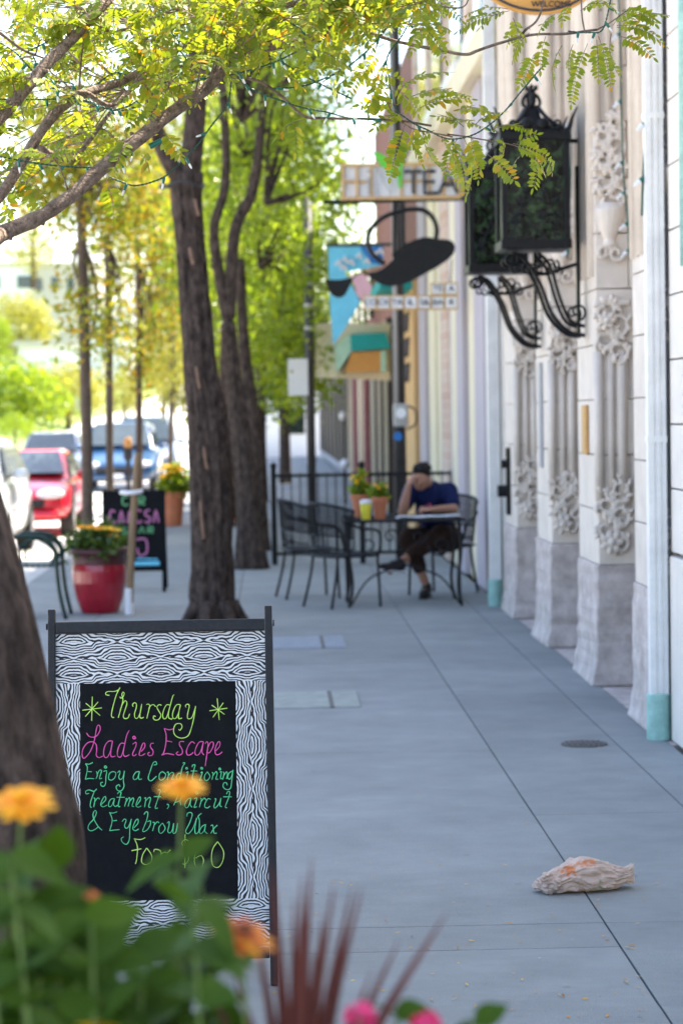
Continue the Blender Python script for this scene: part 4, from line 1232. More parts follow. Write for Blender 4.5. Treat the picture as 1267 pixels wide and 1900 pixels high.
MB().box((q.x, Y - 0.08, q.z), (0.27, 0.02, 0.5)).build('sign_plate', 'sign_white', t, bevel=0.004)
MB().tube([(q.x, Y - 0.06, q.z), (x, Y, q.z)], 0.015, 6).build('sign_arm', 'pole', t)
for k, v in enumerate((530, 570, 612)):
    MB().lathe([(0.065, 0), (0.065, 0.05)], (x, Y, P(577, v, Y).z), 14).build('band', 'conduit', t)
Y = 26.6
t = thing('patio_fence', (0.6, Y, 0), 'black metal picket fence behind the cafe chairs', 'fence')
X0, X1 = 0.03, 1.98
for z in (0.12, 0.98):
    MB().box(((X0 + X1) / 2, Y, z), (X1 - X0, 0.03, 0.035)).build('rail', 'black_iron', t)
pk = MB().box((0, 0, 0), (0.014, 0.014, 0.9)).mesh('picket', 'black_iron')
n = 20
for k in range(n + 1):
    inst('picket', pk, t, Vector((X0 + (X1 - X0) * k / n, Y, 0.56)) - wloc(t))
for x in (X0, 1.0):
    po = MB().box((x, Y, 0.53), (0.06, 0.06, 1.06)).build('post', 'black_iron', t)
    MB().ell((x, Y, 1.09), 0.04).build('cap', 'black_iron', po)
t2 = thing('patio_fence', (0.03, 29.5, 0), 'black metal picket fence running away along the kerb side of the patio', 'fence')
for z in (0.12, 0.98):
    MB().box((0.03, 29.8, z), (0.03, 6.2, 0.035)).build('rail', 'black_iron', t2)
for k in range(30):
    inst('picket', pk, t2, Vector((0.03, 26.85 + 0.205 * k, 0.56)) - wloc(t2))
for k, (u, v, D) in enumerate(((637, 772, 48), (578, 855, 40), (640, 860, 44), (705, 700, 44))):  # invented globes on posts, drawn for blurred light spots
    q = P(u, v, D)
    tt = thing('globe_lamp', (q.x, D, 0), ['white globe lamp on the dark post left of the maroon wall', 'low white globe lamp beside the slim street pole', 'small white globe lamp low behind the black fence', 'white globe lamp under the orange sign box'][k], 'lamp')
    MB().ell((q.x, D, q.z), 0.085, None, 16, 10).build('globe', 'sign_white', tt, smooth=True)
    MB().tube([(q.x, D, 0), (q.x, D, q.z - 0.07)], 0.025, 8).build('post', 'pole', tt)

# ================================================================== CAFE FURNITURE
def make_chair(label):
    t_ = thing('cafe_chair', (0, 0, 0), label, 'chair', 'black wrought iron cafe chairs')
    r_ = 0.0125
    # local: chair faces +Y
    for sx in (-1, 1):
        MB().tube(catmull([(sx * 0.25, 0.22, 0), (sx * 0.245, 0.21, 0.25), (sx * 0.24, 0.2, 0.44)], 4), r_, 7).build('leg', 'chair_iron', t_, local=True, smooth=True)
        MB().tube(catmull([(sx * 0.22, -0.26, 0), (sx * 0.2, -0.2, 0.25), (sx * 0.19, -0.17, 0.44)], 4), r_, 7).build('leg', 'chair_iron', t_, local=True, smooth=True)
        a = MB().tube(catmull([(sx * 0.245, 0.2, 0.42), (sx * 0.29, 0.2, 0.55), (sx * 0.30, 0.17, 0.65), (sx * 0.29, 0.0, 0.68), (sx * 0.27, -0.15, 0.74)], 6), r_, 7).build('arm', 'chair_iron', t_, local=True, smooth=True)
    s = MB()
    seat = []
    for k in range(24):
        a = 2 * math.pi * k / 24
        seat.append(Vector((0.25 * abs(math.cos(a)) ** 0.6 * (1 if math.cos(a) > 0 else -1), 0.23 * abs(math.sin(a)) ** 0.6 * (1 if math.sin(a) > 0 else -1), 0.44)))
    s.tube(seat + [seat[0]], r_, 7)
    for k in range(-11, 12):
        x = k * 0.021
        s.tube([(x, -0.21, 0.44), (x, 0.21, 0.44)], 0.0035, 4)
        s.tube([(-0.23, k * 0.019, 0.441), (0.23, k * 0.019, 0.441)], 0.0035, 4)
    s.build('seat', 'chair_iron', t_, local=True)
    b = MB()
    def bp(a, z):
        fl = 1 + 0.18 * (z - 0.44) / 0.42
        return Vector((0.265 * fl * math.sin(a), -0.02 - 0.21 * fl * math.cos(a), z + 0.09 * (math.cos(a) - 0.4) * (z - 0.44) / 0.42))
    A = R(78)
    for z, rr in ((0.50, 0.008), (0.60, 0.007), (0.84, 0.0135)):
        b.tube([bp(-A + 2 * A * k / 20, z) for k in range(21)], rr, 6)
    for k in range(31):
        a = -A + 2 * A * k / 30
        b.tube([bp(a, 0.46), bp(a, 0.84)], 0.0038, 4)
    for k in range(22):
        z = 0.61 + k * 0.0105
        b.tube([bp(-A + 2 * A * q / 14, z) for q in range(15)], 0.0032, 4)
    b.build('backrest', 'chair_iron', t_, local=True)
    return t_
ch = make_chair('nearest black iron cafe chair with its mesh back to the camera')
ch.location = (0.60, 20.7, 0); ch.rotation_euler = (0, 0, R(-58))
c2 = copy_tree(ch); c2['label'] = 'black iron cafe chair farther left, next to the tree trunks'
c2.location = (0.33, 21.8, 0); c2.rotation_euler = (0, 0, R(-78))
c3 = copy_tree(ch); c3['label'] = 'black iron cafe chair the man in navy sits on'
c3.location = (1.56, 21.92, 0); c3.rotation_euler = (0, 0, R(152))
t = thing('cafe_table', (1.12, 20.95, 0), 'black iron cafe table with flower pots and newspaper', 'table')
tp = MB()
X0, X1, Y0, Y1 = 0.62, 1.64, 20.5, 21.35
for a, b in (((X0, Y0), (X1, Y0)), ((X1, Y0), (X1, Y1)), ((X1, Y1), (X0, Y1)), ((X0, Y1), (X0, Y0))):
    tp.tube([(a[0], a[1], 0.735), (b[0], b[1], 0.735)], 0.014, 8)
for k in range(44):
    tp.tube([(X0 + (X1 - X0) * (k + 0.5) / 44, Y0, 0.735), (X0 + (X1 - X0) * (k + 0.5) / 44, Y1, 0.735)], 0.004, 4)
for k in range(36):
    tp.tube([(X0, Y0 + (Y1 - Y0) * (k + 0.5) / 36, 0.736), (X1, Y0 + (Y1 - Y0) * (k + 0.5) / 36, 0.736)], 0.004, 4)
tp.build('table_top', 'chair_iron', t)
for x in (X0 + 0.03, X1 - 0.03):
    for y in (Y0 + 0.03, Y1 - 0.03):
        sx = 1 if x > 1 else -1
        MB().tube(catmull([(x, y, 0), (x - sx * 0.03, y, 0.2), (x, y, 0.5), (x - sx * 0.02, y, 0.725)], 5), 0.014, 8).build('leg', 'chair_iron', t, smooth=True)
for s in (-1, 1):
    cx = (X0 + X1) / 2
    q = MB(); spiral(q, (cx + s * 0.30, Y0 + 0.02, 0.52), 0.10, 1.4, 0.009, s, 0 if s < 0 else math.pi)
    spiral(q, (cx + s * 0.12, Y0 + 0.02, 0.60), 0.07, 1.2, 0.008, -s, 0)
    q.tube(catmull([(cx + s * 0.46, Y0 + 0.03, 0.02), (cx + s * 0.3, Y0 + 0.03, 0.25), (cx, Y0 + 0.03, 0.36)], 5), 0.009, 6)
    q.build('scroll_brace', 'chair_iron', t, smooth=True)

def petals(mb, c, r_, n, tilt=0.25, axis=None, w=0.42):
    c = Vector(c)
    ax = Vector(axis or (0, -0.3, 1)).normalized()
    e1 = ax.orthogonal().normalized(); e2 = ax.cross(e1)
    for k in range(n):
        a = 2 * math.pi * k / n + random.uniform(-0.1, 0.1)
        d = (e1 * math.cos(a) + e2 * math.sin(a))
        s = (e2 * math.cos(a) - e1 * math.sin(a)) * r_ * w
        rr = r_ * random.uniform(0.9, 1.1)
        up = ax * tilt * rr
        mb.add([c + d * rr * 0.12 - s * 0.25, c + d * rr * 0.12 + s * 0.25, c + d * rr * 0.6 + s * 0.55 + up * 0.7, c + d * rr + s * 0.25 + up * 0.6, c + d * rr - s * 0.25 + up * 0.6, c + d * rr * 0.6 - s * 0.55 + up * 0.7],
               [(0, 1, 2, 5), (2, 3, 4, 5)])
def flower_pot(c, r_, h, label, cat='flower pot', mats=('terracotta', 'terracotta'), fl='petal_yellow', nleaf=260, fh=0.14, prof=None, name='flower_pot', nfl=6, leafm='leaf_green', lsz=0.045):
    c = Vector(c)
    t_ = thing(name, c, label, cat)
    prof = prof or [(r_ * 0.68, 0), (r_ * 0.92, h * 0.78), (r_ * 1.08, h * 0.79), (r_ * 1.1, h), (r_ * 0.95, h), (r_ * 0.9, h * 0.9)]
    MB().lathe(prof, c, 28).build('pot', mats[0], t_, smooth=False)
    MB().lathe([(r_ * 0.9, h * 0.88), (r_ * 0.5, h * 0.93), (0.01, h * 0.94)], c, 20).build('soil', 'soil', t_)
    cen = [(c.x + random.gauss(0, r_ * 0.5), c.y + random.gauss(0, r_ * 0.5), c.z + h + abs(random.gauss(0, fh * 0.45))) for _ in range(22)]
    mesh_np('foliage', leaf_cloud(cen, r_ * 0.22, nleaf // 12, lsz, 0.5), 6, leafm, t_)
    for k in range(nfl):
        q = c + Vector((random.uniform(-1, 1) * r_ * 0.95, random.uniform(-1, 0.3) * r_ * 0.9, h + fh * random.uniform(0.55, 1.15)))
        m_ = MB(); petals(m_, q, r_ * 0.3 if r_ < 0.12 else (0.05 if r_ < 0.22 else 0.075), 9); petals(m_, q + Vector((0, 0, 0.006)), r_ * 0.18 if r_ < 0.12 else 0.03, 7, 0.5)
        m_.build('flower', fl if isinstance(fl, str) else fl[k % len(fl)], t_, recalc=False)
        MB().tube([c + Vector((0, 0, h * 0.9)), q], 0.002, 4).build('stem', 'stem', t_)
    return t_
q = P(705, 972, 20.75)
flower_pot((q.x, 20.75, 0.741), 0.068, 0.19, 'terracotta pot with orange flower on the table beside the yellow cup', fl='petal_orange', nfl=5, fh=0.10)
q = P(668, 955, 21.2)
flower_pot((q.x, 21.2, 0.741), 0.075, 0.2, 'farther terracotta pot with yellow flowers on the table', fl='petal_yellow', nfl=12, fh=0.16)
q = P(679, 975, 20.65)
t = thing('cup', (q.x, 20.65, 0.741), 'yellow drinking cup on the table in front of the pots', 'cup')
MB().lathe([(0.036, 0), (0.05, 0.14), (0.046, 0.14), (0.034, 0.01)], (q.x, 20.65, 0.741), 20).build('cup_body', 'yellow_cup', t)
MB().lathe([(0.052, 0.14), (0.052, 0.165), (0.02, 0.175)], (q.x, 20.65, 0.741), 20).build('lid', 'sign_white', t)
np_ = MB()
for k in range(3):
    q0 = Vector((1.33, 20.9, 0.745 + 0.004 * k))
    vs = []
    for j in range(7):
        for i in range(7):
            vs.append(q0 + Vector(((i - 3) * 0.085 + k * 0.02, (j - 3) * 0.05 - k * 0.02, 0.008 * math.sin(i * 1.1 + k) + 0.012 * (abs(i - 3) < 1))))
    np_.add(vs, [(j * 7 + i, j * 7 + i + 1, j * 7 + i + 8, j * 7 + i + 7) for j in range(6) for i in range(6)])
tag(np_.build('newspaper', 'paper', recalc=False), 'open newspaper spread on the table in front of the man', 'newspaper')

# ================================================================== PEOPLE
def capsule(mb, a, b, ra, rb, n=10):
    a, b = Vector(a), Vector(b)
    pts = [a.lerp(b, k / 5) for k in range(6)]
    mb.tube(pts, [ra + (rb - ra) * k / 5 for k in range(6)], n)
    mb.ell(a, ra, None, n, 8); mb.ell(b, rb, None, n, 8)
def limb(mb, pts):
    for (a, ra), (b, rb) in zip(pts[:-1], pts[1:]):
        capsule(mb, a, b, ra, rb)
def hand(mb, wrist, aim, palm_n, curl=0.5, size=1.0):
    wrist = Vector(wrist); aim = Vector(aim).normalized(); nrm = Vector(palm_n).normalized()
    side = aim.cross(nrm).normalized(); nrm = side.cross(aim)
    for k in range(5):
        mb.ell(wrist + aim * (0.02 + 0.015 * k) * size, (0.032 * size, 0.032 * size, 0.018 * size), Matrix((side, aim, nrm)).transposed(), 10, 7)
    for k, L in enumerate((0.066, 0.075, 0.07, 0.056)):
        b = wrist + aim * 0.08 * size + side * (0.028 - 0.0185 * k) * size
        d = (aim * math.cos(curl * 0.6) + nrm * math.sin(curl * 0.6))
        d2 = (aim * math.cos(curl * 1.7) + nrm * math.sin(curl * 1.7))
        limb(mb, [(b - aim * 0.015, 0.0095 * size), (b + d * L * 0.5 * size, 0.009 * size), (b + d * L * 0.5 * size + d2 * L * 0.5 * size, 0.0075 * size)])
    b = wrist + aim * 0.025 * size + side * 0.028 * size
    limb(mb, [(b, 0.012 * size), (b + (side * 0.7 + aim * 0.7) * 0.035 * size, 0.0105 * size), (b + (side * 0.7 + aim * 0.7) * 0.035 * size + (aim * 0.9 + nrm * 0.4).normalized() * 0.03 * size, 0.009 * size)])

t = thing('person', (1.5, 21.8, 0), 'person in navy t-shirt sitting at the table, head bent on one hand', 'person')
HD = Vector((1.325, 21.30, 1.085))
face = Vector((-0.18, -0.80, -0.52)).normalized()
fs_ = Vector((1, 0, 0)); fs_ = (fs_ - face * fs_.dot(face)).normalized(); fu = fs_.cross(face)
fu = -fu if fu.z < 0 else fu
HR = Matrix((fs_, face, fu)).transposed()
sk_ = MB()
sk_.ell(HD, (0.078, 0.098, 0.105), HR, 18, 12)
sk_.ell(HD + face * 0.03 - fu * 0.055, (0.058, 0.065, 0.062), HR, 14, 10)
sk_.ell(HD + face * 0.10 - fu * 0.012, (0.014, 0.02, 0.026), HR, 10, 8)
sk_.ell(HD + face * 0.083 - fu * 0.065, (0.028, 0.014, 0.008), HR, 10, 6)
for s in (-1, 1):
    sk_.ell(HD + fs_ * s * 0.08 - fu * 0.005, (0.012, 0.022, 0.032), HR, 8, 8)
    sk_.ell(HD + face * 0.088 + fs_ * s * 0.033 + fu * 0.022, (0.018, 0.012, 0.009), HR, 8, 6)
NK = Vector((1.41, 21.50, 0.99))
limb(sk_, [(HD - face * 0.03 - fu * 0.05, 0.056), (NK, 0.06)])
SL, SR = Vector((1.585, 21.52, 0.945)), Vector((1.245, 21.50, 0.945))   # picture right, picture left
EL, ER = Vector((1.61, 21.30, 0.80)), Vector((1.15, 21.22, 0.775))
WL, WR = Vector((1.40, 21.12, 0.80)), Vector((1.205, 21.20, 1.01))
limb(sk_, [(SL, 0.058), (EL, 0.043), (WL, 0.029)])
limb(sk_, [(SR, 0.058), (ER, 0.043), (ER.lerp(WR, 0.35), 0.045), (WR, 0.029)])
hand(sk_, WL, (-0.9, -0.25, 0.15), (0, 0.2, -1), 1.2)
hand(sk_, WR, (0.45, 0.15, 0.75), (0.6, 0.4, -0.3), 0.7)
PV = Vector((1.53, 21.86, 0.52))
sk_.ell(PV, (0.15, 0.13, 0.1))
limb(sk_, [(PV, 0.13), ((1.47, 21.7, 0.74), 0.135), (NK - Vector((0, 0, 0.08)), 0.13)])
limb(sk_, [(SL, 0.07), (NK - Vector((0, 0, 0.06)), 0.09), (SR, 0.07)])
HL, HRt = Vector((1.61, 21.80, 0.51)), Vector((1.44, 21.78, 0.51))
KL, KR = Vector((1.50, 21.42, 0.56)), Vector((1.22, 21.48, 0.53))
AL, AR = Vector((1.13, 21.30, 0.33)), Vector((1.37, 21.46, 0.10))
limb(sk_, [(HL, 0.085), (KL, 0.06), (KL.lerp(AL, 0.35), 0.055), (AL, 0.036)])
limb(sk_, [(HRt, 0.085), (KR, 0.06), (KR.lerp(AR, 0.35), 0.055), (AR, 0.036)])
for A_, d in ((AL, Vector((-0.6, -0.25, -0.35))), (AR, Vector((-0.25, -0.9, -0.15)))):
    limb(sk_, [(A_, 0.037), (A_ + d.normalized() * 0.12 - Vector((0, 0, 0.02)), 0.028)])
fused(sk_, 'body', 'skin', t, 0.009, 3)
sh = MB()
limb(sh, [(PV + Vector((0, 0, 0.06)), 0.15), ((1.465, 21.69, 0.74), 0.155), (NK - Vector((0, 0, 0.085)), 0.148)])
limb(sh, [(SL, 0.086), (NK - Vector((0, 0.0, 0.07)), 0.10), (SR, 0.086)])
limb(sh, [(SL, 0.084), (SL.lerp(EL, 0.8), 0.066)])
limb(sh, [(SR, 0.084), (SR.lerp(ER, 0.6), 0.066)])
shirt = fused(sh, 'shirt', 'navy', t, 0.013, 5)
pr_ = MB()
c_ = P(797, 935, 21.36)
for k in range(5):
    pr_.ell((c_.x + (k - 2) * 0.014, 21.385 + 0.004 * abs(k - 2), c_.z + (0.012 if k % 2 else -0.004)), (0.014, 0.012, 0.02), None, 8, 6)
pr_.build('chest_print', 'shirt_print', shirt)
st = MB()
st.ell(PV, (0.19, 0.16, 0.12))
limb(st, [(HL, 0.125), (KL, 0.1), (KL.lerp(AL, 0.72), 0.062)])
limb(st, [(HRt, 0.125), (KR, 0.1), (KR.lerp(AR, 0.6), 0.066)])
fused(st, 'shorts', 'brown_cloth', t, 0.013, 5)
def shoe(A_, d, name='shoe'):
    d = Vector(d).normalized(); up = Vector((0, 0, 1)); up = (up - d * up.dot(d)).normalized(); sd = d.cross(up)
    rt = Matrix((sd, d, up)).transposed()
    b = MB()
    b.ell(A_ + d * 0.03 - up * 0.03, (0.052, 0.095, 0.05), rt, 12, 8)
    b.ell(A_ + d * 0.12 - up * 0.05, (0.052, 0.095, 0.038), rt, 12, 8)
    b.ell(A_ - up * 0.0, (0.045, 0.05, 0.045), rt, 12, 8)
    so_ = fused(b, name, 'shoe_dark', t, 0.009, 3)
    s2 = MB().box(A_ + d * 0.075 - up * 0.082, (0.085, 0.255, 0.018), rot=rt).build('sole', 'sign_white' if name == 'shoe' and A_.z > 0.2 else 'shoe_dark', so_, bevel=0.008)
shoe(AL + Vector((0, 0, -0.0)), (-0.75, -0.35, 0.1))
shoe(AR, (-0.25, -0.95, -0.02))
hr = MB()
hr.ell(HD + fu * 0.035 - face * 0.022, (0.085, 0.098, 0.088), HR, 18, 12)
hr.ell(HD - face * 0.055 + fu * 0.0, (0.076, 0.06, 0.085), HR, 14, 10)
for k in range(26):
    a = random.uniform(0, 6.28)
    hr.ell(HD + fu * (0.07 + random.uniform(-0.01, 0.04)) + fs_ * 0.07 * math.cos(a) + face * (0.06 * math.sin(a) - 0.015), random.uniform(0.014, 0.024), None, 7, 6)
fused(hr, 'hair', 'hair', t, 0.008, 2)

# person in yellow, mostly hidden behind the trunk
D = 37.0
x = P(416, 900, D).x
t = thing('person', (x, D, 0), 'seated person in yellow top mostly hidden behind the large tree trunk', 'person')
b = MB()
b.ell((x, D, 1.17), (0.078, 0.095, 0.112), None, 14, 10)
b.ell((x, D - 0.095, 1.16), (0.014, 0.02, 0.022))
limb(b, [((x, D, 1.08), 0.055), ((x, D + 0.01, 1.0), 0.055)])
limb(b, [((x, D, 0.95), 0.12), ((x, D + 0.02, 0.5), 0.14)])
for s in (-1, 1):
    limb(b, [((x + s * 0.18, D, 0.94), 0.055), ((x + s * 0.24, D - 0.08, 0.68), 0.042), ((x + s * 0.16, D - 0.3, 0.58), 0.03)])
    hand(b, (x + s * 0.16, D - 0.3, 0.58), (-s * 0.3, -0.9, -0.1), (0, 0, -1), 0.6)
    limb(b, [((x + s * 0.1, D, 0.5), 0.08), ((x + s * 0.14, D - 0.42, 0.5), 0.06), ((x + s * 0.14, D - 0.4, 0.09), 0.038), ((x + s * 0.14, D - 0.54, 0.04), 0.032)])
fused(b, 'body', 'skin', t, 0.014, 3)
b = MB(); limb(b, [((x, D, 0.93), 0.16), ((x, D + 0.02, 0.55), 0.165)])
for s in (-1, 1): limb(b, [((x + s * 0.16, D, 0.94), 0.08), ((x + s * 0.22, D - 0.05, 0.75), 0.065)])
fused(b, 'shirt', 'yellow_cloth', t, 0.016, 3)
b = MB()
for s in (-1, 1): limb(b, [((x + s * 0.1, D, 0.5), 0.105), ((x + s * 0.14, D - 0.42, 0.5), 0.075), ((x + s * 0.14, D - 0.4, 0.12), 0.055)])
fused(b, 'trousers', 'brown_cloth', t, 0.016, 3)
b = MB(); b.ell((x, D + 0.02, 1.2), (0.088, 0.095, 0.105), None, 14, 10); b.build('hair', 'hair', t, smooth=True)
bs = MB().box((x, D + 0.05, 0.2), (0.6, 0.5, 0.4)).build('stone_block', 'stone', bevel=0.02)
tag(bs, 'low stone block under the person in yellow behind the trunk', 'stone block')

# ================================================================== LEFT SIDE OF THE PAVEMENT
D = 19.9
t = thing('garden_chair', (-1.9, D, 0), 'dark green metal lattice armchair at the left edge beside the red pot', 'chair')
xr = P(118, 1100, D).x
xl = xr - 1.25
yb = D + 0.03
# seen from its end: faces left street, lattice back along +X direction
def bench_side(x):
    b = MB()
    b.tube(catmull([(x + 0.02, D - 0.03, 0.0), (x - 0.03, D, 0.22), (x - 0.05, D, 0.43), (x - 0.05, D, 0.55), (x - 0.13, D, 0.66), (x - 0.26, D, 0.685), (x - 0.4, D, 0.68)], 6), 0.017, 8)
    b.tube(catmull([(x - 0.40, D, 0.0), (x - 0.40, D, 0.3), (x - 0.41, D, 0.46)], 5), 0.016, 8)
    b.tube(catmull([(x - 0.09, D, 0.45), (x - 0.07, D, 0.56), (x - 0.2, D, 0.66), (x - 0.34, D, 0.6), (x - 0.36, D, 0.46)], 6), 0.011, 8)
    return b
bench_side(xr).build('end_frame', 'bench_green', t, smooth=True)
D2 = D; D = D2 + 0.55
bench_side(xr).build('end_frame', 'bench_green', t, smooth=True)
D = D2
st = MB()
for k in range(8):
    st.box((xr - 0.06 - k * 0.046, D + 0.275, 0.44), (0.036, 0.55, 0.022))
st.build('seat', 'bench_green', t)
bk = MB()
for k in range(6):
    z = 0.46 + k * 0.085
    bk.tube([(xr - 0.41 - 0.035 * k, D, z), (xr - 0.46 - 0.035 * k, D + 0.55, z)], 0.010, 6)
for k in range(4):
    y = D + 0.55 * k / 3; dx_ = -0.05 * k / 3
    bk.tube([(xr - 0.41 + dx_, y, 0.46), (xr - 0.60 + dx_, y, 0.90)], 0.012, 6)
bk.build('lattice_back', 'bench_green', t)

D = 20.5
x = P(186, 1130, D).x
prof = [(0.15, 0), (0.165, 0.02), (0.20, 0.12), (0.228, 0.26), (0.232, 0.36), (0.222, 0.42), (0.226, 0.43), (0.222, 0.45), (0.226, 0.46), (0.224, 0.48), (0.245, 0.51), (0.25, 0.53), (0.24, 0.55), (0.20, 0.55), (0.19, 0.5)]
t = flower_pot((x, D, 0), 0.2, 0.55, 'large glazed red pot with greenery and yellow flowers beside the stake', 'plant pot', ('glaze_red', 'glaze_dark'), ('petal_yellow', 'petal_orange'), 900, 0.16, prof, 'glazed_pot', 12, 'leaf_dark', 0.07)
MB().lathe([(0.2285, 0.415), (0.229, 0.43), (0.2255, 0.45), (0.229, 0.46), (0.228, 0.48), (0.249, 0.508), (0.2545, 0.53), (0.2435, 0.553), (0.21, 0.553)], (x, D, 0), 28).build('rim', 'glaze_dark', t, smooth=True)
gs = []
for k in range(240):
    a = random.uniform(0, 6.28); r_ = random.uniform(0, 0.16)
    p0 = Vector((x + r_ * math.cos(a), D + r_ * math.sin(a), 0.52)); L = random.uniform(0.12, 0.28)
    d = Vector((random.gauss(0, 0.5), random.gauss(0, 0.5), 1)).normalized()
    s = d.orthogonal().normalized() * 0.005
    gs += [p0 - s, p0 + s, p0 + d * L]
mesh_np('grass', np.array([tuple(q) for q in gs]), 3, 'leaf_green', t)

D = 22.8
x = P(250, 1090, D).x
t = thing('chalkboard', (x, D, 0), 'black chalk menu board with pink and green writing behind the stake', 'sandwich board')
le = R(10)
w_, h_ = 0.28, 0.97
def CB(a, z, d=0): return Vector((x + a, D + z * math.sin(le) - d, z * math.cos(le)))
cbr = Matrix.Rotation(-le, 3, 'X')
for s in (-1, 1):
    MB().box(CB(s * w_, h_ / 2), (0.035, 0.03, h_), rot=cbr).build('leg', 'black_board', t)
    MB().tube([CB(s * w_, h_ - 0.05), (x + s * w_, D + 0.55, 0)], 0.015, 6).build('rear_leg', 'black_board', t)
MB().box(CB(0, 0.58), (2 * w_, 0.016, 0.76), rot=cbr).build('board', 'black_board', t)
MB().box(CB(0, h_ - 0.02), (2 * w_, 0.03, 0.04), rot=cbr).build('top_rail', 'black_board', t)
def scrib(name, rows, mt, rad=0.011):
    b = MB()
    for (a0_, a1_, z, hh, seed) in rows:
        rn = random.Random(seed)
        n = max(2, int((a1_ - a0_) / 0.075))
        for k in range(n):
            cx = a0_ + (a1_ - a0_) * (k + 0.5) / n
            g = rn.choice([[(-.4, 0), (-.4, 1), (.3, .9), (.3, .5), (-.3, .5), (.4, 0)], [(.4, .9), (-.3, 1), (-.4, .2), (.2, 0), (.4, .2)], [(.4, 1), (-.3, .9), (-.2, .55), (.35, .45), (.3, 0), (-.4, .1)], [(-.4, 1), (-.35, .1), (.3, .05), (.4, 1)], [(-.4, 0), (0, 1), (.4, 0)]])
            b.tube(catmull([CB(cx + q[0] * 0.06, z + q[1] * hh, 0.014) for q in g], 3), rad, 5)
    b.build(name, mt, t)
scrib('chalk_writing', [(-0.24, 0.25, 0.66, 0.12, 3)], 'dull_pink', 0.010)
scrib('chalk_writing', [(-0.12, 0.12, 0.83, 0.08, 4)], 'dull_green', 0.009)
scrib('chalk_writing', [(-0.22, 0.2, 0.56, 0.06, 5)], 'dull_green', 0.008)
b = MB(); b.tube(catmull([CB(a_, z_, 0.014) for a_, z_ in [(0.02, 0.5), (0.11, 0.5), (0.12, 0.38), (0.05, 0.35), (0.03, 0.42)]], 4), 0.010, 5); b.build('chalk_drawing', 'dull_pink', t)
b = MB(); b.tube([CB(0.0, 0.27, 0.014), CB(0.24, 0.27, 0.014)], 0.022, 6); b.tube([CB(0.02, 0.32, 0.014), CB(0.22, 0.31, 0.014)], 0.008, 6); b.build('chalk_underline', 'sky_banner', t)

D = 20.25
p0 = P(240, 1133, D); p0.z = 0
t = thing('tree_stake', p0, 'slim wooden stake with white tie in front of the chalk menu board', 'stake')
pts = [p0, P(245, 1000, D), P(251, 915, D), P(256, 840, D)]
MB().tube(catmull(pts, 5), [0.034, 0.028], 10).build('pole', 'stake', t, smooth=True)
MB().tube([p0, p0 + Vector((0.005, 0, 0.22))], 0.036, 10).build('painted_foot', 'sign_white', t)
q = P(247, 913, D)
MB().tube(catmull([q + Vector((-0.10, 0, 0)), q + Vector((-0.03, -0.045, -0.005)), q + Vector((0.05, -0.03, 0.0)), q + Vector((0.07, 0.0, 0.008))], 5), 0.020, 8).build('tie', 'sign_white', t, smooth=True)

D = 36.5
x = P(322, 970, D).x
flower_pot((x, D, 0), 0.19, 0.52, 'tall terracotta planter of orange and yellow flowers left of the big trunk', 'planter', fl=('petal_orange', 'petal_yellow'), nleaf=800, fh=0.34, name='planter', nfl=30, leafm='leaf_green', lsz=0.09)
D = 37.8
x = P(239, 900, D).x
t = thing('parking_meter', (x, D, 0), 'parking meter with orange top behind the chalk menu board', 'parking meter')
MB().tube([(x, D, 0), (x, D, 1.0)], 0.035, 10).build('post', 'pole', t)
MB().box((x, D, 1.08), (0.14, 0.1, 0.2)).build('head', 'pole', t, bevel=0.03)
MB().lathe([(0.06, 0), (0.06, 0.12), (0.03, 0.16)], (x, D, 1.18), 12).build('cap', 'orange_wall', t)

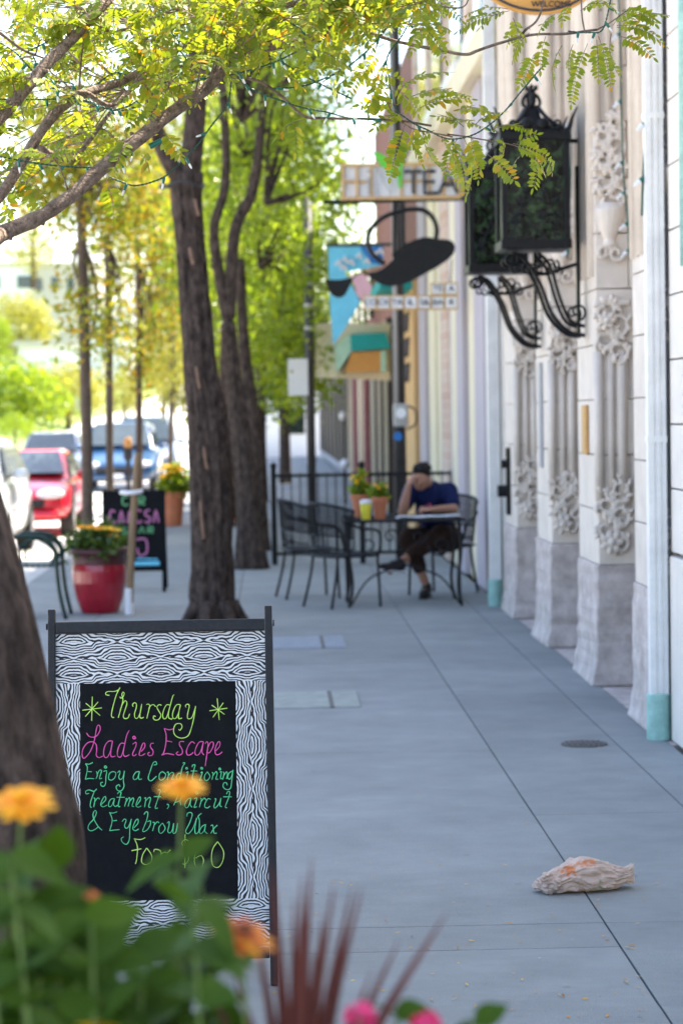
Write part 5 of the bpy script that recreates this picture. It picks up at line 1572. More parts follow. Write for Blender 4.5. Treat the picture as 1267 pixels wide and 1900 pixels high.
# ================================================================== CARS
def car(loc, mt, label, L=4.4, W=1.74, Hc=1.38, suv=False, group='cars parked along the street'):
    t_ = thing('parked_car', loc, label, 'car', group)
    W2 = W / 2
    # front at -Y (towards the camera); local coordinates
    belt = 0.86 if not suv else 1.02
    prof = [(-L / 2, 0.42, 0.62, 0.80), (-L / 2 + 0.12, 0.28, 0.72, 0.92), (-L / 2 + 0.5, 0.22, 0.80, 1.0), (-L / 2 + 1.15, 0.2, belt + 0.02, 1.0), (0, 0.2, belt + 0.04, 1.0), (L / 2 - 0.9, 0.2, belt + 0.06, 1.0), (L / 2 - 0.3, 0.25, belt + 0.04, 0.97), (L / 2, 0.4, belt - 0.12, 0.86)]
    rings = []
    for y, z0, z1, k in prof:
        w = W2 * k
        zm = z0 + (z1 - z0) * 0.55
        rings.append([Vector((a, y, z)) for a, z in ((-w * 0.9, z0), (w * 0.9, z0), (w * 0.985, z0 + 0.12), (w, zm), (w * 0.97, z1 - 0.06), (w * 0.86, z1), (0, z1 + 0.03), (-w * 0.86, z1), (-w * 0.97, z1 - 0.06), (-w, zm), (-w * 0.985, z0 + 0.12))])
    o = MB().loft(rings).build('body', mt, t_, local=True, smooth=True)
    e = o.modifiers.new('edge', 'SUBSURF'); e.levels = 1; e.render_levels = 1
    yf, yr = -L / 2 + 1.15, L / 2 - (0.35 if suv else 0.55)
    g = []
    for z, f_, r2, w in ((belt - 0.02, 0, 0, 0.88), (belt + (Hc - belt) * 0.5, 0.42, 0.16, 0.80), (Hc - 0.05, 0.78, 0.38, 0.70), (Hc, 0.98, 0.55, 0.60)):
        g.append([Vector((sx * W2 * w, y, z)) for sx, y in ((-1, yf + f_), (0, yf + f_ - 0.07), (1, yf + f_), (1.02, (yf + yr) / 2 + f_ * 0.3), (1, yr - r2), (0, yr - r2 + 0.05), (-1, yr - r2), (-1.02, (yf + yr) / 2 + f_ * 0.3))])
    MB().loft(g).build('cabin', mt, t_, local=True, smooth=False, bevel=0.02)
    def pane(name, a, b, c, d, off):
        off = Vector(off)
        MB().prism([Vector(q) + off for q in (a, b, c, d)], -off * 0.5).build(name, 'glass_car', t_, local=True)
    zb, zt = belt + 0.04, Hc - 0.08
    pane('windscreen', (-W2 * 0.80, yf + 0.05, zb), (W2 * 0.80, yf + 0.05, zb), (W2 * 0.66, yf + 0.72, zt), (-W2 * 0.66, yf + 0.72, zt), (0, -0.09, 0.06))
    pane('rear_window', (-W2 * 0.78, yr - 0.06, zb), (W2 * 0.78, yr - 0.06, zb), (W2 * 0.66, yr - 0.34, zt), (-W2 * 0.66, yr - 0.34, zt), (0, 0.09, 0.04))
    for s in (-1, 1):
        pane('side_window', (s * W2 * 0.87, yf + 0.28, zb), (s * W2 * 0.87, yr - 0.2, zb), (s * W2 * 0.73, yr - 0.46, zt), (s * W2 * 0.73, yf + 0.86, zt), (s * 0.035, 0, 0.01))
        hl_ = MB(); hl_.ell((s * W2 * 0.66, -L / 2 + 0.10, 0.66), (0.22, 0.13, 0.085), Matrix.Rotation(s * 0.3, 3, 'Z'), 14, 8)
        hl_.build('headlight', 'lamp_glass', t_, local=True, smooth=True)
        tl = MB(); tl.box((s * W2 * 0.68, L / 2 - 0.02, 0.78), (0.3, 0.1, 0.16)); tl.build('tail_light', 'red_box', t_, local=True, bevel=0.02)
        m_ = MB(); m_.ell((s * (W2 + 0.09), yf + 0.42, belt + 0.06), (0.11, 0.06, 0.075), None, 10, 8); m_.build('mirror', mt, t_, local=True, smooth=True)
        for y in (-L / 2 + 0.82, L / 2 - 0.85):
            wl_ = MB(); wl_.tube([(s * (W2 - 0.20), y, 0.32), (s * (W2 + 0.005), y, 0.32)], 0.32, 22)
            wh = wl_.build('wheel', 'tyre', t_, local=True, bevel=0.03)
            rm = MB(); rm.tube([(s * (W2 - 0.02), y, 0.32), (s * (W2 + 0.012), y, 0.32)], 0.2, 14); rm.build('rim', 'rim', wh, local=True)
    MB().box((0, -L / 2 + 0.03, 0.52), (W * 0.55, 0.1, 0.13)).build('grille', 'tyre', t_, local=True, bevel=0.02)
    MB().box((0, -L / 2 + 0.0, 0.36), (W * 0.8, 0.16, 0.12)).build('bumper', mt, t_, local=True, bevel=0.05)
    MB().box((0, -L / 2 - 0.075, 0.38), (0.32, 0.012, 0.13)).build('number_plate', 'sign_white', t_, local=True)
    return t_
def at_kerb(u_right, Y, W): return P(u_right, 900, Y).x - W / 2
car((at_kerb(128, 36, 1.7), 38.2, -0.14), 'car_red', 'red compact car parked facing the camera behind the silver car', 4.2, 1.7, 1.30)
car((at_kerb(2, 29.5, 1.78), 31.8, -0.14), 'car_white', 'silver white car cut off by the left edge of the picture', 4.6, 1.78, 1.52, True)
car((at_kerb(290, 58, 1.86), 60.3, -0.14), 'car_blue', 'blue car parked beyond the thin tree trunks', 4.6, 1.86, 1.66, True)
car((at_kerb(326, 70, 1.9), 73, -0.14), 'car_slate', 'slate blue car partly hidden behind the blue one', 4.7, 1.9, 1.8, True)
car((at_kerb(150, 63, 1.76), 65.5, -0.14), 'car_white', 'white car standing beyond the red car', 4.5, 1.76, 1.42)

# ================================================================== TREES
def ridged_trunk(path, radii, n=40, amp=0.10, seed=0.0, sub=5, fr=5.0):
    pts = catmull(path, sub)
    k = len(pts)
    rr = list(np.interp(np.linspace(0, 1, k), np.linspace(0, 1, len(radii)), radii))
    rings = []
    for i, p in enumerate(pts):
        ring = []
        for j in range(n):
            a = 2 * math.pi * j / n
            q = noise.noise(Vector((math.cos(a) * fr * 0.62, math.sin(a) * fr * 0.62, p.z * 1.3 + seed)))
            q2 = abs(noise.noise(Vector((math.cos(a) * fr * 1.5, math.sin(a) * fr * 1.5, p.z * 2.6 + seed + 9))))
            r_ = rr[i] * (1 + amp * q * 1.3 - amp * 1.5 * (0.35 - q2 if q2 < 0.35 else 0))
            ring.append(p + Vector((math.cos(a) * r_, math.sin(a) * r_, 0)))
        rings.append(ring)
    m_ = MB(); m_.loft(rings); return m_
def crown_centers(c, rad, n, hollow=0.35):
    out = []
    while len(out) < n:
        v = rng.normal(0, 1, 3); v /= np.linalg.norm(v)
        s = rng.uniform(hollow, 1) ** 0.6
        p = np.array(c) + v * np.array(rad) * s
        out.append(p)
    return out
def tree(name, base, label, trunk_path, radii, crowns, leafm, limbs=(), per=60, nc=150, size=0.09, spread=0.22, barkm='bark', group=None, n=28, amp=0.08):
    t_ = thing(name, base, label, 'tree', group)
    tr = ridged_trunk(trunk_path, radii, n, amp, seed=base[0] * 3.1 + base[1]).build('trunk', barkm, t_, smooth=True)
    for path, ra, rb in limbs:
        pp = catmull(path, 6)
        MB().tube(pp, [ra, rb], 12).build('limb', barkm, t_, smooth=True)
    cc = []
    tw = MB()
    top = Vector(trunk_path[-1])
    for c, rad, w_ in crowns:
        ce = crown_centers(c, rad, int(nc * w_))
        cc += ce
        for p in ce[::6]:
            s = Vector(c).lerp(top, 0.4)
            mid = s.lerp(Vector(p), 0.5) + Vector((random.uniform(-.2, .2), random.uniform(-.2, .2), random.uniform(-.1, .3)))
            tw.tube(catmull([s, mid, Vector(p)], 3), [0.03, 0.006], 5)
    if tw.v: tw.build('twigs', barkm, t_)
    mesh_np('crown', leaf_cloud(cc, spread, per, size), 6, leafm, t_)
    return t_

# large trunk in the middle of the pavement
Y = 19.4
b0 = G(396, 1158); b0 = Vector((P(396, 1150, Y).x, Y, 0))
path = [Vector((b0.x, Y, -0.02)), Vector((b0.x, Y, 0.1)), P(392, 1000, Y), P(386, 800, Y), P(373, 690, Y), P(364, 600, Y), P(352, 450, Y), P(346, 320, Y)]
path[1].z = 0.12
bt = tree('street_tree', (b0.x, Y, 0), 'large grey barked street tree standing on the pavement behind the zebra board', path, [0.20, 0.175, 0.165, 0.158, 0.135, 0.12, 0.113, 0.122],
     [((b0.x - 0.7, Y + 0.8, 6.2), (2.0, 2.2, 1.5), 1.0), ((b0.x + 0.1, Y + 2.0, 5.6), (1.0, 1.6, 0.9), 0.35)], 'leaf_green',
     [([P(350, 345, Y), P(364, 200, Y), P(366, 60, Y + 0.1), P(366, -120, Y + 0.2), (b0.x - 0.1, Y + 0.3, 6.5)], 0.09, 0.06), ([P(332, 330, Y), P(300, 270, Y - 0.05), P(280, 180, Y - 0.1), P(240, -50, Y - 0.2)], 0.075, 0.04)], per=34, nc=90, size=0.075, n=84, amp=0.2)
ro = MB()
for k in range(7):
    a = 2 * math.pi * k / 7
    ro.tube(catmull([(b0.x + 0.14 * math.cos(a), Y + 0.14 * math.sin(a), 0.14), (b0.x + 0.22 * math.cos(a), Y + 0.22 * math.sin(a), 0.03), (b0.x + 0.28 * math.cos(a), Y + 0.28 * math.sin(a), -0.03)], 4), [0.07, 0.03], 8)
ro.build('roots', 'bark', bt, smooth=True)
for (u, v0_, v1_) in ((362, 370, 400), (352, 460, 490), (372, 930, 1000), (364, 680, 720), (378, 830, 870)):
    m_ = MB()
    m_.tube(catmull([P(u, v0_, Y - 0.185), P(u + 3, (v0_ + v1_) / 2, Y - 0.20), P(u + 7, v1_, Y - 0.185)], 4), [0.01, 0.014], 7)
    m_.build('bark_scar', 'bark_scar', bt, smooth=True)
# strap of cable round it
q = P(338, 345, Y)
MB().tube([q + Vector((0.175 * math.cos(a), 0.19 * math.sin(a), 0.02 * math.sin(3 * a))) for a in [2 * math.pi * k / 24 for k in range(25)]], 0.012, 6).build('cable_wrap', 'pole', bt)

Y = 26.0
b1 = Vector((P(468, 1055, Y).x, Y, 0))
tree('street_tree', (b1.x, Y, 0), 'second street tree with forked dark trunk behind the large one', [Vector((b1.x, Y, 0)), P(463, 980, Y), P(453, 850, Y), P(432, 700, Y), P(423, 600, Y)], [0.18, 0.135, 0.12, 0.085, 0.078],
     [((b1.x + 0.1, Y + 0.6, 6.3), (1.8, 2.0, 1.7), 1.0), ((b1.x + 0.5, Y + 1.5, 4.9), (0.6, 1.0, 0.9), 0.3)], 'leaf_green',
     [([P(428, 620, Y), P(405, 500, Y), P(398, 420, Y), P(420, 300, Y), (b1.x - 0.3, Y, 6.5)], 0.065, 0.04), ([P(425, 590, Y), P(436, 430, Y), P(470, 350, Y), P(488, 200, Y), (b1.x + 0.4, Y, 6.5)], 0.07, 0.04)], per=36, nc=130, size=0.08, group='street trees along the kerb', n=56, amp=0.18)
Y = 29.5
b2 = Vector((P(484, 1035, Y).x, Y, 0))
tree('street_tree', (b2.x, Y, 0), 'third street tree trunk just right of the forked one', [Vector((b2.x, Y, 0)), P(480, 950, Y), P(472, 800, Y), P(453, 640, Y), P(446, 480, Y)], [0.13, 0.105, 0.09, 0.07, 0.05],
     [((b2.x + 0.05, Y + 1.0, 5.6), (1.0, 1.6, 1.8), 1.0), ((b2.x + 0.2, Y + 2.0, 3.5), (0.45, 0.8, 1.0), 0.35)], 'leaf_green', per=40, nc=150, size=0.09, group='street trees along the kerb', n=32, amp=0.15)
# sunlit trees further on
tree('street_tree', (-0.7, 36, 0), 'bright green sunlit tree filling the middle of the street', [Vector((-0.7, 36, 0)), Vector((-0.65, 36, 1.5)), Vector((-0.6, 36, 3.2))], [0.15, 0.12, 0.09],
     [((-0.2, 36, 4.6), (1.5, 1.6, 2.0), 1.0), ((0.35, 36.5, 2.9), (0.5, 0.8, 0.9), 0.35)], 'leaf_green', per=40, nc=170, size=0.10, group='street trees along the kerb')
tree('street_tree', (-0.2, 46, 0), 'sunlit tree beyond the street pole with low hanging foliage', [Vector((-0.2, 46, 0)), Vector((-0.2, 46, 1.5)), Vector((-0.1, 46, 3.4))], [0.16, 0.13, 0.1],
     [((0.1, 46, 5.0), (2.0, 2.0, 2.9), 1.0), ((0.4, 46, 2.6), (0.7, 0.8, 0.9), 0.3)], 'leaf_green', per=40, nc=180, size=0.12, group='street trees along the kerb')
tree('street_tree', (0.35, 58, 0), 'dark green dense tree beside the white sign on the slim pole', [Vector((0.35, 58, 0)), Vector((0.35, 58, 1.2)), Vector((0.35, 58, 3.0))], [0.16, 0.13, 0.1],
     [((0.35, 58, 4.4), (0.95, 1.2, 2.8), 1.0)], 'leaf_dark', per=70, nc=200, size=0.14, spread=0.2)
tree('street_tree', (-1.6, 66, 0), 'yellow green tree in the distance left of the trunks', [Vector((-1.6, 66, 0)), Vector((-1.6, 66, 1.2)), Vector((-1.6, 66, 3.0))], [0.16, 0.13, 0.1],
     [((-1.8, 66, 4.0), (1.5, 1.5, 2.4), 1.0), ((-1.5, 66, 8.5), (2.6, 2.2, 3.2), 1.2)], 'leaf_pale', per=60, nc=220, size=0.15, spread=0.26)
# young trees with straight thin trunks at the kerb
def young(u0_, u1_, Y, r_, label, crowns, leafm, vt=250):
    a = Vector((P(u0_, 1000, Y).x, Y, 0))
    pts = [a, P(u0_ - 1, 850, Y), P((u0_ + u1_) / 2, 620, Y), P(u1_, 420, Y), P(u1_, vt, Y)]
    return tree('young_tree', a, label, pts, [r_ * 1.1, r_, r_ * 0.95, r_ * 0.85, r_ * 0.7], [((P(c[0], c[1], Y + c[5]).x, Y + c[5], P(c[0], c[1], Y).z), (c[2], c[2], c[3]), c[4]) for c in crowns], leafm,
                per=30, nc=70, size=0.085, spread=0.17, barkm='young_bark', group='young trees along the kerb', n=20, amp=0.06)
young(163, 152, 26, 0.062, 'thickest young tree with straight dark trunk behind the red pot', [(150, 250, 0.75, 0.75, 1.0, 0.3), (110, 330, 0.45, 0.35, 0.5, 0.2), (158, 590, 0.17, 0.42, 0.22, 0.0), (200, 400, 0.35, 0.3, 0.3, 0.0)], 'leaf_gold')
young(205, 200, 32, 0.052, 'young tree with thin dark trunk, second from the left', [(215, 330, 0.8, 0.9, 1.2, 0.3), (205, 600, 0.2, 0.7, 0.35, 0.0)], 'leaf_gold')
young(260, 256, 38, 0.055, 'young tree with leaning thin trunk beside the planter', [(275, 430, 0.7, 0.9, 1.0, 0.3), (260, 650, 0.3, 0.6, 0.35, 0.0), (310, 540, 0.5, 0.8, 0.5, 0.4)], 'leaf_gold')
young(318, 322, 52, 0.06, 'pale young tree far behind the large trunk', [(305, 640, 0.8, 1.2, 1.2, 0.0), (300, 440, 1.1, 1.4, 1.2, 0.0)], 'leaf_pale')
# hillside trees and shrubs
def blob_tree(u, v0_, v1_, hw, Y, label, leafm, name='hillside_tree', n=120, z0=None):
    top, bot = P(u, v0_, Y), P(u, v1_, Y)
    r_ = hw / F * Y
    zc, rz = (top.z + bot.z) / 2, (top.z - bot.z) / 2
    zb = bot.z - 1.5
    t_ = thing(name, (top.x, Y, zb), label, 'tree' if 'tree' in name else 'shrub')
    MB().tube([(top.x, Y, zb), (top.x, Y, zc)], [r_ * 0.12, r_ * 0.05], 8).build('trunk', 'young_bark', t_)
    ce = crown_centers((top.x, Y, zc), (r_, r_, rz), n)
    mesh_np('crown', leaf_cloud(ce, r_ * 0.14, 36, r_ * 0.10, 0.5), 6, leafm, t_)
blob_tree(38, 545, 665, 62, 150, 'pale yellow green tree on the hillside above the white wall', 'leaf_pale', n=160)
blob_tree(-5, 580, 690, 30, 145, 'bushy hillside tree cut by the left edge', 'leaf_green')
blob_tree(30, 675, 800, 100, 112, 'green shrub mass on the slope below the white wall', 'leaf_green', 'hillside_shrub')
blob_tree(125, 680, 775, 75, 118, 'lighter shrub on the slope right of the green one', 'leaf_pale', 'hillside_shrub')
blob_tree(28, 770, 815, 40, 95, 'low shrub at the foot of the slope by the road', 'leaf_green', 'hillside_shrub', 60)
blob_tree(230, 690, 770, 40, 130, 'green shrub on the slope between the thin trunks', 'leaf_pale', 'hillside_shrub')
blob_tree(300, 560, 760, 50, 120, 'round green tree beside the far road', 'leaf_green')
blob_tree(60, 380, 500, 60, 190, 'grey green tree top against the sky at the left', 'leaf_pale', n=60)
# ------------------------------------------------------------------ near tree with the branches across the top
NT = Vector((P(20, 1900, 4.3).x - 0.02, 4.3, 0))
nt_ = thing('locust_tree', NT, 'near locust tree leaning in from the left with branches across the top', 'tree')
tpath = [NT, P(35, 1700, 4.3), P(-12, 1400, 4.3), P(-55, 1150, 4.32), P(-110, 900, 4.4), P(-170, 650, 4.6)]
ridged_trunk(tpath, [0.15, 0.118, 0.112, 0.108, 0.1, 0.085], 40, 0.13, 3.3, 8).build('trunk', 'bark', nt_, smooth=True)
LEAVES = []      # (N,6,3) leaflets
def br_path(pts, Ya, Yb, n=6, jit=0.004):
    k = len(pts)
    q = catmull([P(u, v, Ya + (Yb - Ya) * i / (k - 1)) for i, (u, v) in enumerate(pts)], n)
    return [p + Vector((noise.noise(p * 9.0), noise.noise(p * 9.0 + Vector((5, 0, 0))), noise.noise(p * 9.0 + Vector((0, 7, 0))))) * jit for p in q]
BR = []
def branch(pts, Ya, Yb, wa, wb, leaves=0, knots=True, spine=True):
    q = br_path(pts, Ya, Yb)
    n = len(q)
    s = 640.0
    rr = []
    for i in range(n):
        t_ = i / (n - 1)
        r_ = (wa + (wb - wa) * t_) / 2 / s * 0.84
        rr.append(r_ * (1 + 0.16 * noise.noise(q[i] * 28.0)))
    m_ = MB(); m_.tube(q, rr, 12)
    if knots:
        for i in range(3, n - 2, 5):
            if random.random() < 0.55:
                d = Vector((random.gauss(0, 1), random.gauss(0, 1), random.gauss(0, 1))).normalized()
                L = rr[i] * random.uniform(1.3, 2.2)
                m_.tube([q[i], q[i] + d * L], [rr[i] * 0.5, rr[i] * 0.25], 6)
    m_.build('branch', 'branch', nt_, smooth=True)
    BR.append(q)
    return q
S_IN = P(-170, 650, 4.6)
MB().tube(catmull([S_IN, P(-160, 560, 5.2), P(-90, 480, 5.9), P(0, 436, 6.5)], 6), [0.085, 0.022], 12).build('branch', 'branch', nt_, smooth=True)
MB().tube(catmull([S_IN, P(-200, 470, 5.2), P(-130, 330, 6.0), P(-40, 250, 6.5)], 6), [0.075, 0.02], 12).build('branch', 'branch', nt_, smooth=True)
branch([(-10, 440), (60, 410), (130, 366), (200, 303), (270, 247), (330, 200), (390, 158), (425, 115), (440, 95)], 6.5, 7.0, 33, 25)
branch([(436, 100), (480, 88), (560, 76), (610, 58), (640, 30), (660, -10)], 7.0, 7.2, 24, 18)
branch([(430, 110), (462, 68), (480, 45), (520, 8), (535, -20)], 7.0, 7.1, 16, 11)
branch([(-40, 250), (0, 215), (66, 143), (126, 78), (195, 5), (215, -25)], 6.5, 6.9, 30, 21)
branch([(-40, 400), (0, 365), (55, 280), (108, 205), (165, 172), (225, 152), (290, 116), (335, 88), (400, 45), (475, -5)], 6.55, 7.3, 26, 11)
branch([(112, 205), (150, 172), (205, 195), (245, 165), (290, 118)], 6.8, 7.0, 12, 9)
branch([(75, 275), (130, 295), (165, 262), (200, 215), (235, 170)], 6.7, 7.1, 13, 7)
branch([(240, 165), (300, 120), (372, 133), (420, 142), (480, 150), (520, 178), (562, 214), (600, 218), (680, 222), (750, 224), (800, 232)], 7.0, 7.25, 9, 5)
branch([(648, 45), (705, 68), (784, 88), (858, 100), (890, 93), (968, 68), (1047, 63), (1108, 55)], 7.15, 7.4, 9, 5.5)
branch([(965, 70), (975, 55), (992, 42), (1003, 22), (1010, -10)], 7.3, 7.35, 6, 4)
branch([(1108, 55), (1130, 42), (1160, 20)], 7.4, 7.4, 4, 2, knots=False)
branch([(1085, 60), (1080, 30), (1078, -15)], 7.35, 7.4, 4, 3, knots=False)
branch([(148, 180), (150, 120), (158, 60)], 6.9, 6.8, 6, 4)
branch([(485, 75), (487, 30), (480, -10)], 7.0, 7.0, 6, 4)
branch([(520, 5), (560, 12), (610, 22), (640, 15), (700, 0)], 7.1, 7.3, 9, 5)
branch([(640, -5), (690, 12), (760, 5), (850, 15), (870, -5)], 7.2, 7.4, 6, 3)
branch([(830, 250), (870, 255), (915, 262), (955, 270), (985, 285)], 7.25, 7.35, 3.5, 2, knots=False)
branch([(720, 190), (730, 210), (760, 235), (800, 245), (840, 255)], 7.2, 7.25, 4, 3, knots=False)
branch([(165, 30), (210, 60), (260, 40), (330, 20)], 6.8, 6.9, 7, 4)
branch([(0, 60), (40, 90), (90, 110)], 6.7, 6.8, 8, 4)
branch([(300, 60), (360, 40), (430, 25), (500, -10)], 7.2, 7.3, 8, 5)

RACH = MB()
def pinnate(a, b, npair=None, ll=0.024, sag=0.15, seed=None, wr=0.42):
    """one compound leaf from point a to point b"""
    a, b = Vector(a), Vector(b)
    L = (b - a).length
    npair = npair or max(4, int(L / 0.0125))
    up = Vector((random.gauss(0, 0.4), random.gauss(0, 0.9), 1.0)).normalized()
    d0 = (b - a).normalized()
    side = d0.cross(up)
    if side.length < 0.1: side = d0.orthogonal()
    side.normalize()
    nrm = side.cross(d0)
    pts = []
    for k in range(9):
        t_ = k / 8
        pts.append(a.lerp(b, t_) + nrm * L * sag * math.sin(math.pi * t_) * 0.8)
    RACH.tube(pts, [0.0011, 0.0006], 4, False)
    for k in range(npair):
        t_ = 0.12 + 0.86 * (k + 0.5) / npair
        i = min(7, int(t_ * 8)); f_ = t_ * 8 - i
        p = pts[i].lerp(pts[i + 1], f_); d = (pts[i + 1] - pts[i]).normalized()
        for s in (-1, 1):
            if random.random() < 0.06: continue
            e = (side * s * 1.0 + d * 0.42 + nrm * random.gauss(-0.12, 0.25) + side * random.gauss(0, 0.15)).normalized()
            Lf = ll * 1.15 * random.uniform(0.8, 1.15) * (0.7 + 0.5 * math.sin(math.pi * min(1, t_ * 1.05)))
            w_ = e.cross(nrm).normalized() * Lf * wr * 0.5
            dr = -nrm * Lf * 0.12
            LEAVES.append((p, p + e * Lf * 0.3 + w_ * 0.95, p + e * Lf * 0.7 + w_ * 0.9 + dr * 0.5, p + e * Lf + dr, p + e * Lf * 0.7 - w_ * 0.9 + dr * 0.5, p + e * Lf * 0.3 - w_ * 0.95))
    e = (b - pts[-2]).normalized(); w_ = side * ll * wr * 0.5
    LEAVES.append((b, b + e * ll * 0.3 + w_, b + e * ll * 0.7 + w_ * 0.9, b + e * ll, b + e * ll * 0.7 - w_ * 0.9, b + e * ll * 0.3 - w_))
def spray_list(lst, ox, oy, sc, Y, ll):
    for (a0_, a1_, b0_, b1_) in lst:
        y_ = Y + random.uniform(-0.15, 0.15)
        pinnate(P(ox + a0_ / sc, oy + a1_ / sc, y_), P(ox + b0_ / sc, oy + b1_ / sc, y_ + random.uniform(-0.05, 0.05)), ll=ll * random.uniform(0.85, 1.1))
spray_list([(510, 200, 480, 385), (600, 250, 560, 490), (660, 245, 650, 430), (740, 240, 650, 575), (800, 200, 865, 475), (790, 220, 800, 430), (870, 185, 915, 420), (560, 80, 480, 165), (640, 30, 600, 120), (900, 150, 1165, 250), (900, 140, 1110, 190), (880, 140, 1000, 60), (930, 120, 1195, 90),
            (920, 200, 1100, 315), (930, 60, 1110, 110), (445, 300, 365, 470), (430, 330, 395, 350), (310, 60, 150, 150), (330, 100, 360, 250), (300, 50, 60, 90), (250, 80, 30, 170), (420, 180, 330, 330), (700, 60, 860, 20), (760, 20, 900, 60), (1020, 60, 1110, 130), (360, 130, 300, 240)], 840, 0, 2.967, 7.4, 0.023)
spray_list([(60, 760, 75, 1085), (20, 770, -40, 960), (100, 750, 140, 990), (250, 700, 430, 725), (380, 850, 325, 945), (330, 790, 520, 870), (450, 860, 440, 1035), (190, 850, 340, 995), (240, 640, 40, 605), (350, 790, 460, 740), (500, 870, 545, 950), (270, 760, 255, 880), (200, 730, 350, 690), (60, 700, -90, 640), (120, 690, 260, 620), (410, 850, 500, 950)], 840, 0, 2.967, 7.3, 0.024)
spray_list([(250, 330, 440, 255), (300, 345, 500, 335), (330, 385, 520, 350), (290, 430, 235, 625), (320, 440, 345, 575), (400, 470, 470, 640), (440, 470, 500, 690), (520, 480, 550, 600), (460, 390, 600, 400), (250, 330, 110, 250), (80, 240, 210, 320), (150, 250, 30, 330), (260, 370, 130, 370), (200, 180, 90, 330), (170, 250, 280, 290), (280, 400, 180, 450), (240, 300, 330, 400), (420, 430, 560, 450), (350, 470, 420, 600), (60, 150, -20, 260), (210, 260, 160, 400), (390, 460, 300, 520)], 600, 0, 1.9, 7.2, 0.025)
spray_list([(600, 490, 665, 575), (520, 570, 545, 610), (390, 660, 420, 795), (1120, 440, 1020, 500), (1080, 450, 1085, 560), (1150, 180, 1267, 240), (1030, 300, 1160, 250), (1040, 280, 1110, 320), (1180, 20, 1100, 10), (1200, 300, 1240, 350), (700, 170, 810, 210), (760, 150, 800, 120), (960, 150, 900, 145), (20, 700, 40, 780), (0, 640, 30, 720), (15, 760, 25, 830), (590, 520, 640, 560), (1250, 260, 1170, 240)], 0, 0, 1.98, 6.9, 0.026)
# leaves crowding the upper left, on short shoots from the branches
def on_frame(p):
    d = p - CAM
    z = d.dot(f0)
    return CX + F * d.dot(RT) / z, CY - F * d.dot(UP) / z
shoots = 0
LIM = [(0, 340), (120, 350), (200, 300), (300, 235), (360, 130), (440, 85), (520, 60), (640, 55), (760, 60), (900, 30)]
def lim_at(u):
    return np.interp(u, [a for a, _ in LIM], [b for _, b in LIM])
tries = 0
while shoots < 195 and tries < 6000:
    tries += 1
    u = random.uniform(-60, 660) if random.random() < 0.85 else random.uniform(600, 800)
    v = random.uniform(-90, 1) + random.random() ** 1.1 * (lim_at(max(u, 0)) + 40)
    if v > lim_at(max(u, 0)): continue
    den = 0.55 + 0.9 * noise.noise(Vector((u * 0.009, v * 0.011, 1.7)))
    if random.random() > den: continue
    Ys = random.uniform(6.55, 7.7)
    a = P(u, v, Ys)
    n = random.randint(2, 5)
    for k in range(n):
        d = Vector((random.gauss(0, 1), random.gauss(0, 0.7), random.gauss(-0.25, 0.7))).normalized()
        L = random.uniform(0.07, 0.15)
        pinnate(a, a + d * L, ll=random.uniform(0.019, 0.027))
    # woody shoot back to the nearest branch
    best = min((q for b_ in BR for q in b_[::3]), key=lambda q: (q - a).length)
    RACH.tube(catmull([a, a.lerp(best, 0.5) + Vector((0, 0, 0.02)), best], 3), [0.0014, 0.003], 5, False)
    shoots += 1
# canopy above the frame (shades and mirrors)
for k in range(45):
    a = Vector((random.uniform(-1.6, 0.2), random.uniform(5.2, 8.6), random.uniform(3.05, 4.2)))
    for q in range(3):
        d = Vector((random.gauss(0, 1), random.gauss(0, 1), random.gauss(-0.2, 0.5))).normalized()
        pinnate(a, a + d * random.uniform(0.09, 0.16), ll=0.028)
lv = np.array([[tuple(q) for q in l] for l in LEAVES]).reshape(-1, 3)
mesh_np('foliage', lv, 6, 'leaf_near', nt_)
RACH.build('leaf_stalks', 'branch', nt_, recalc=False)

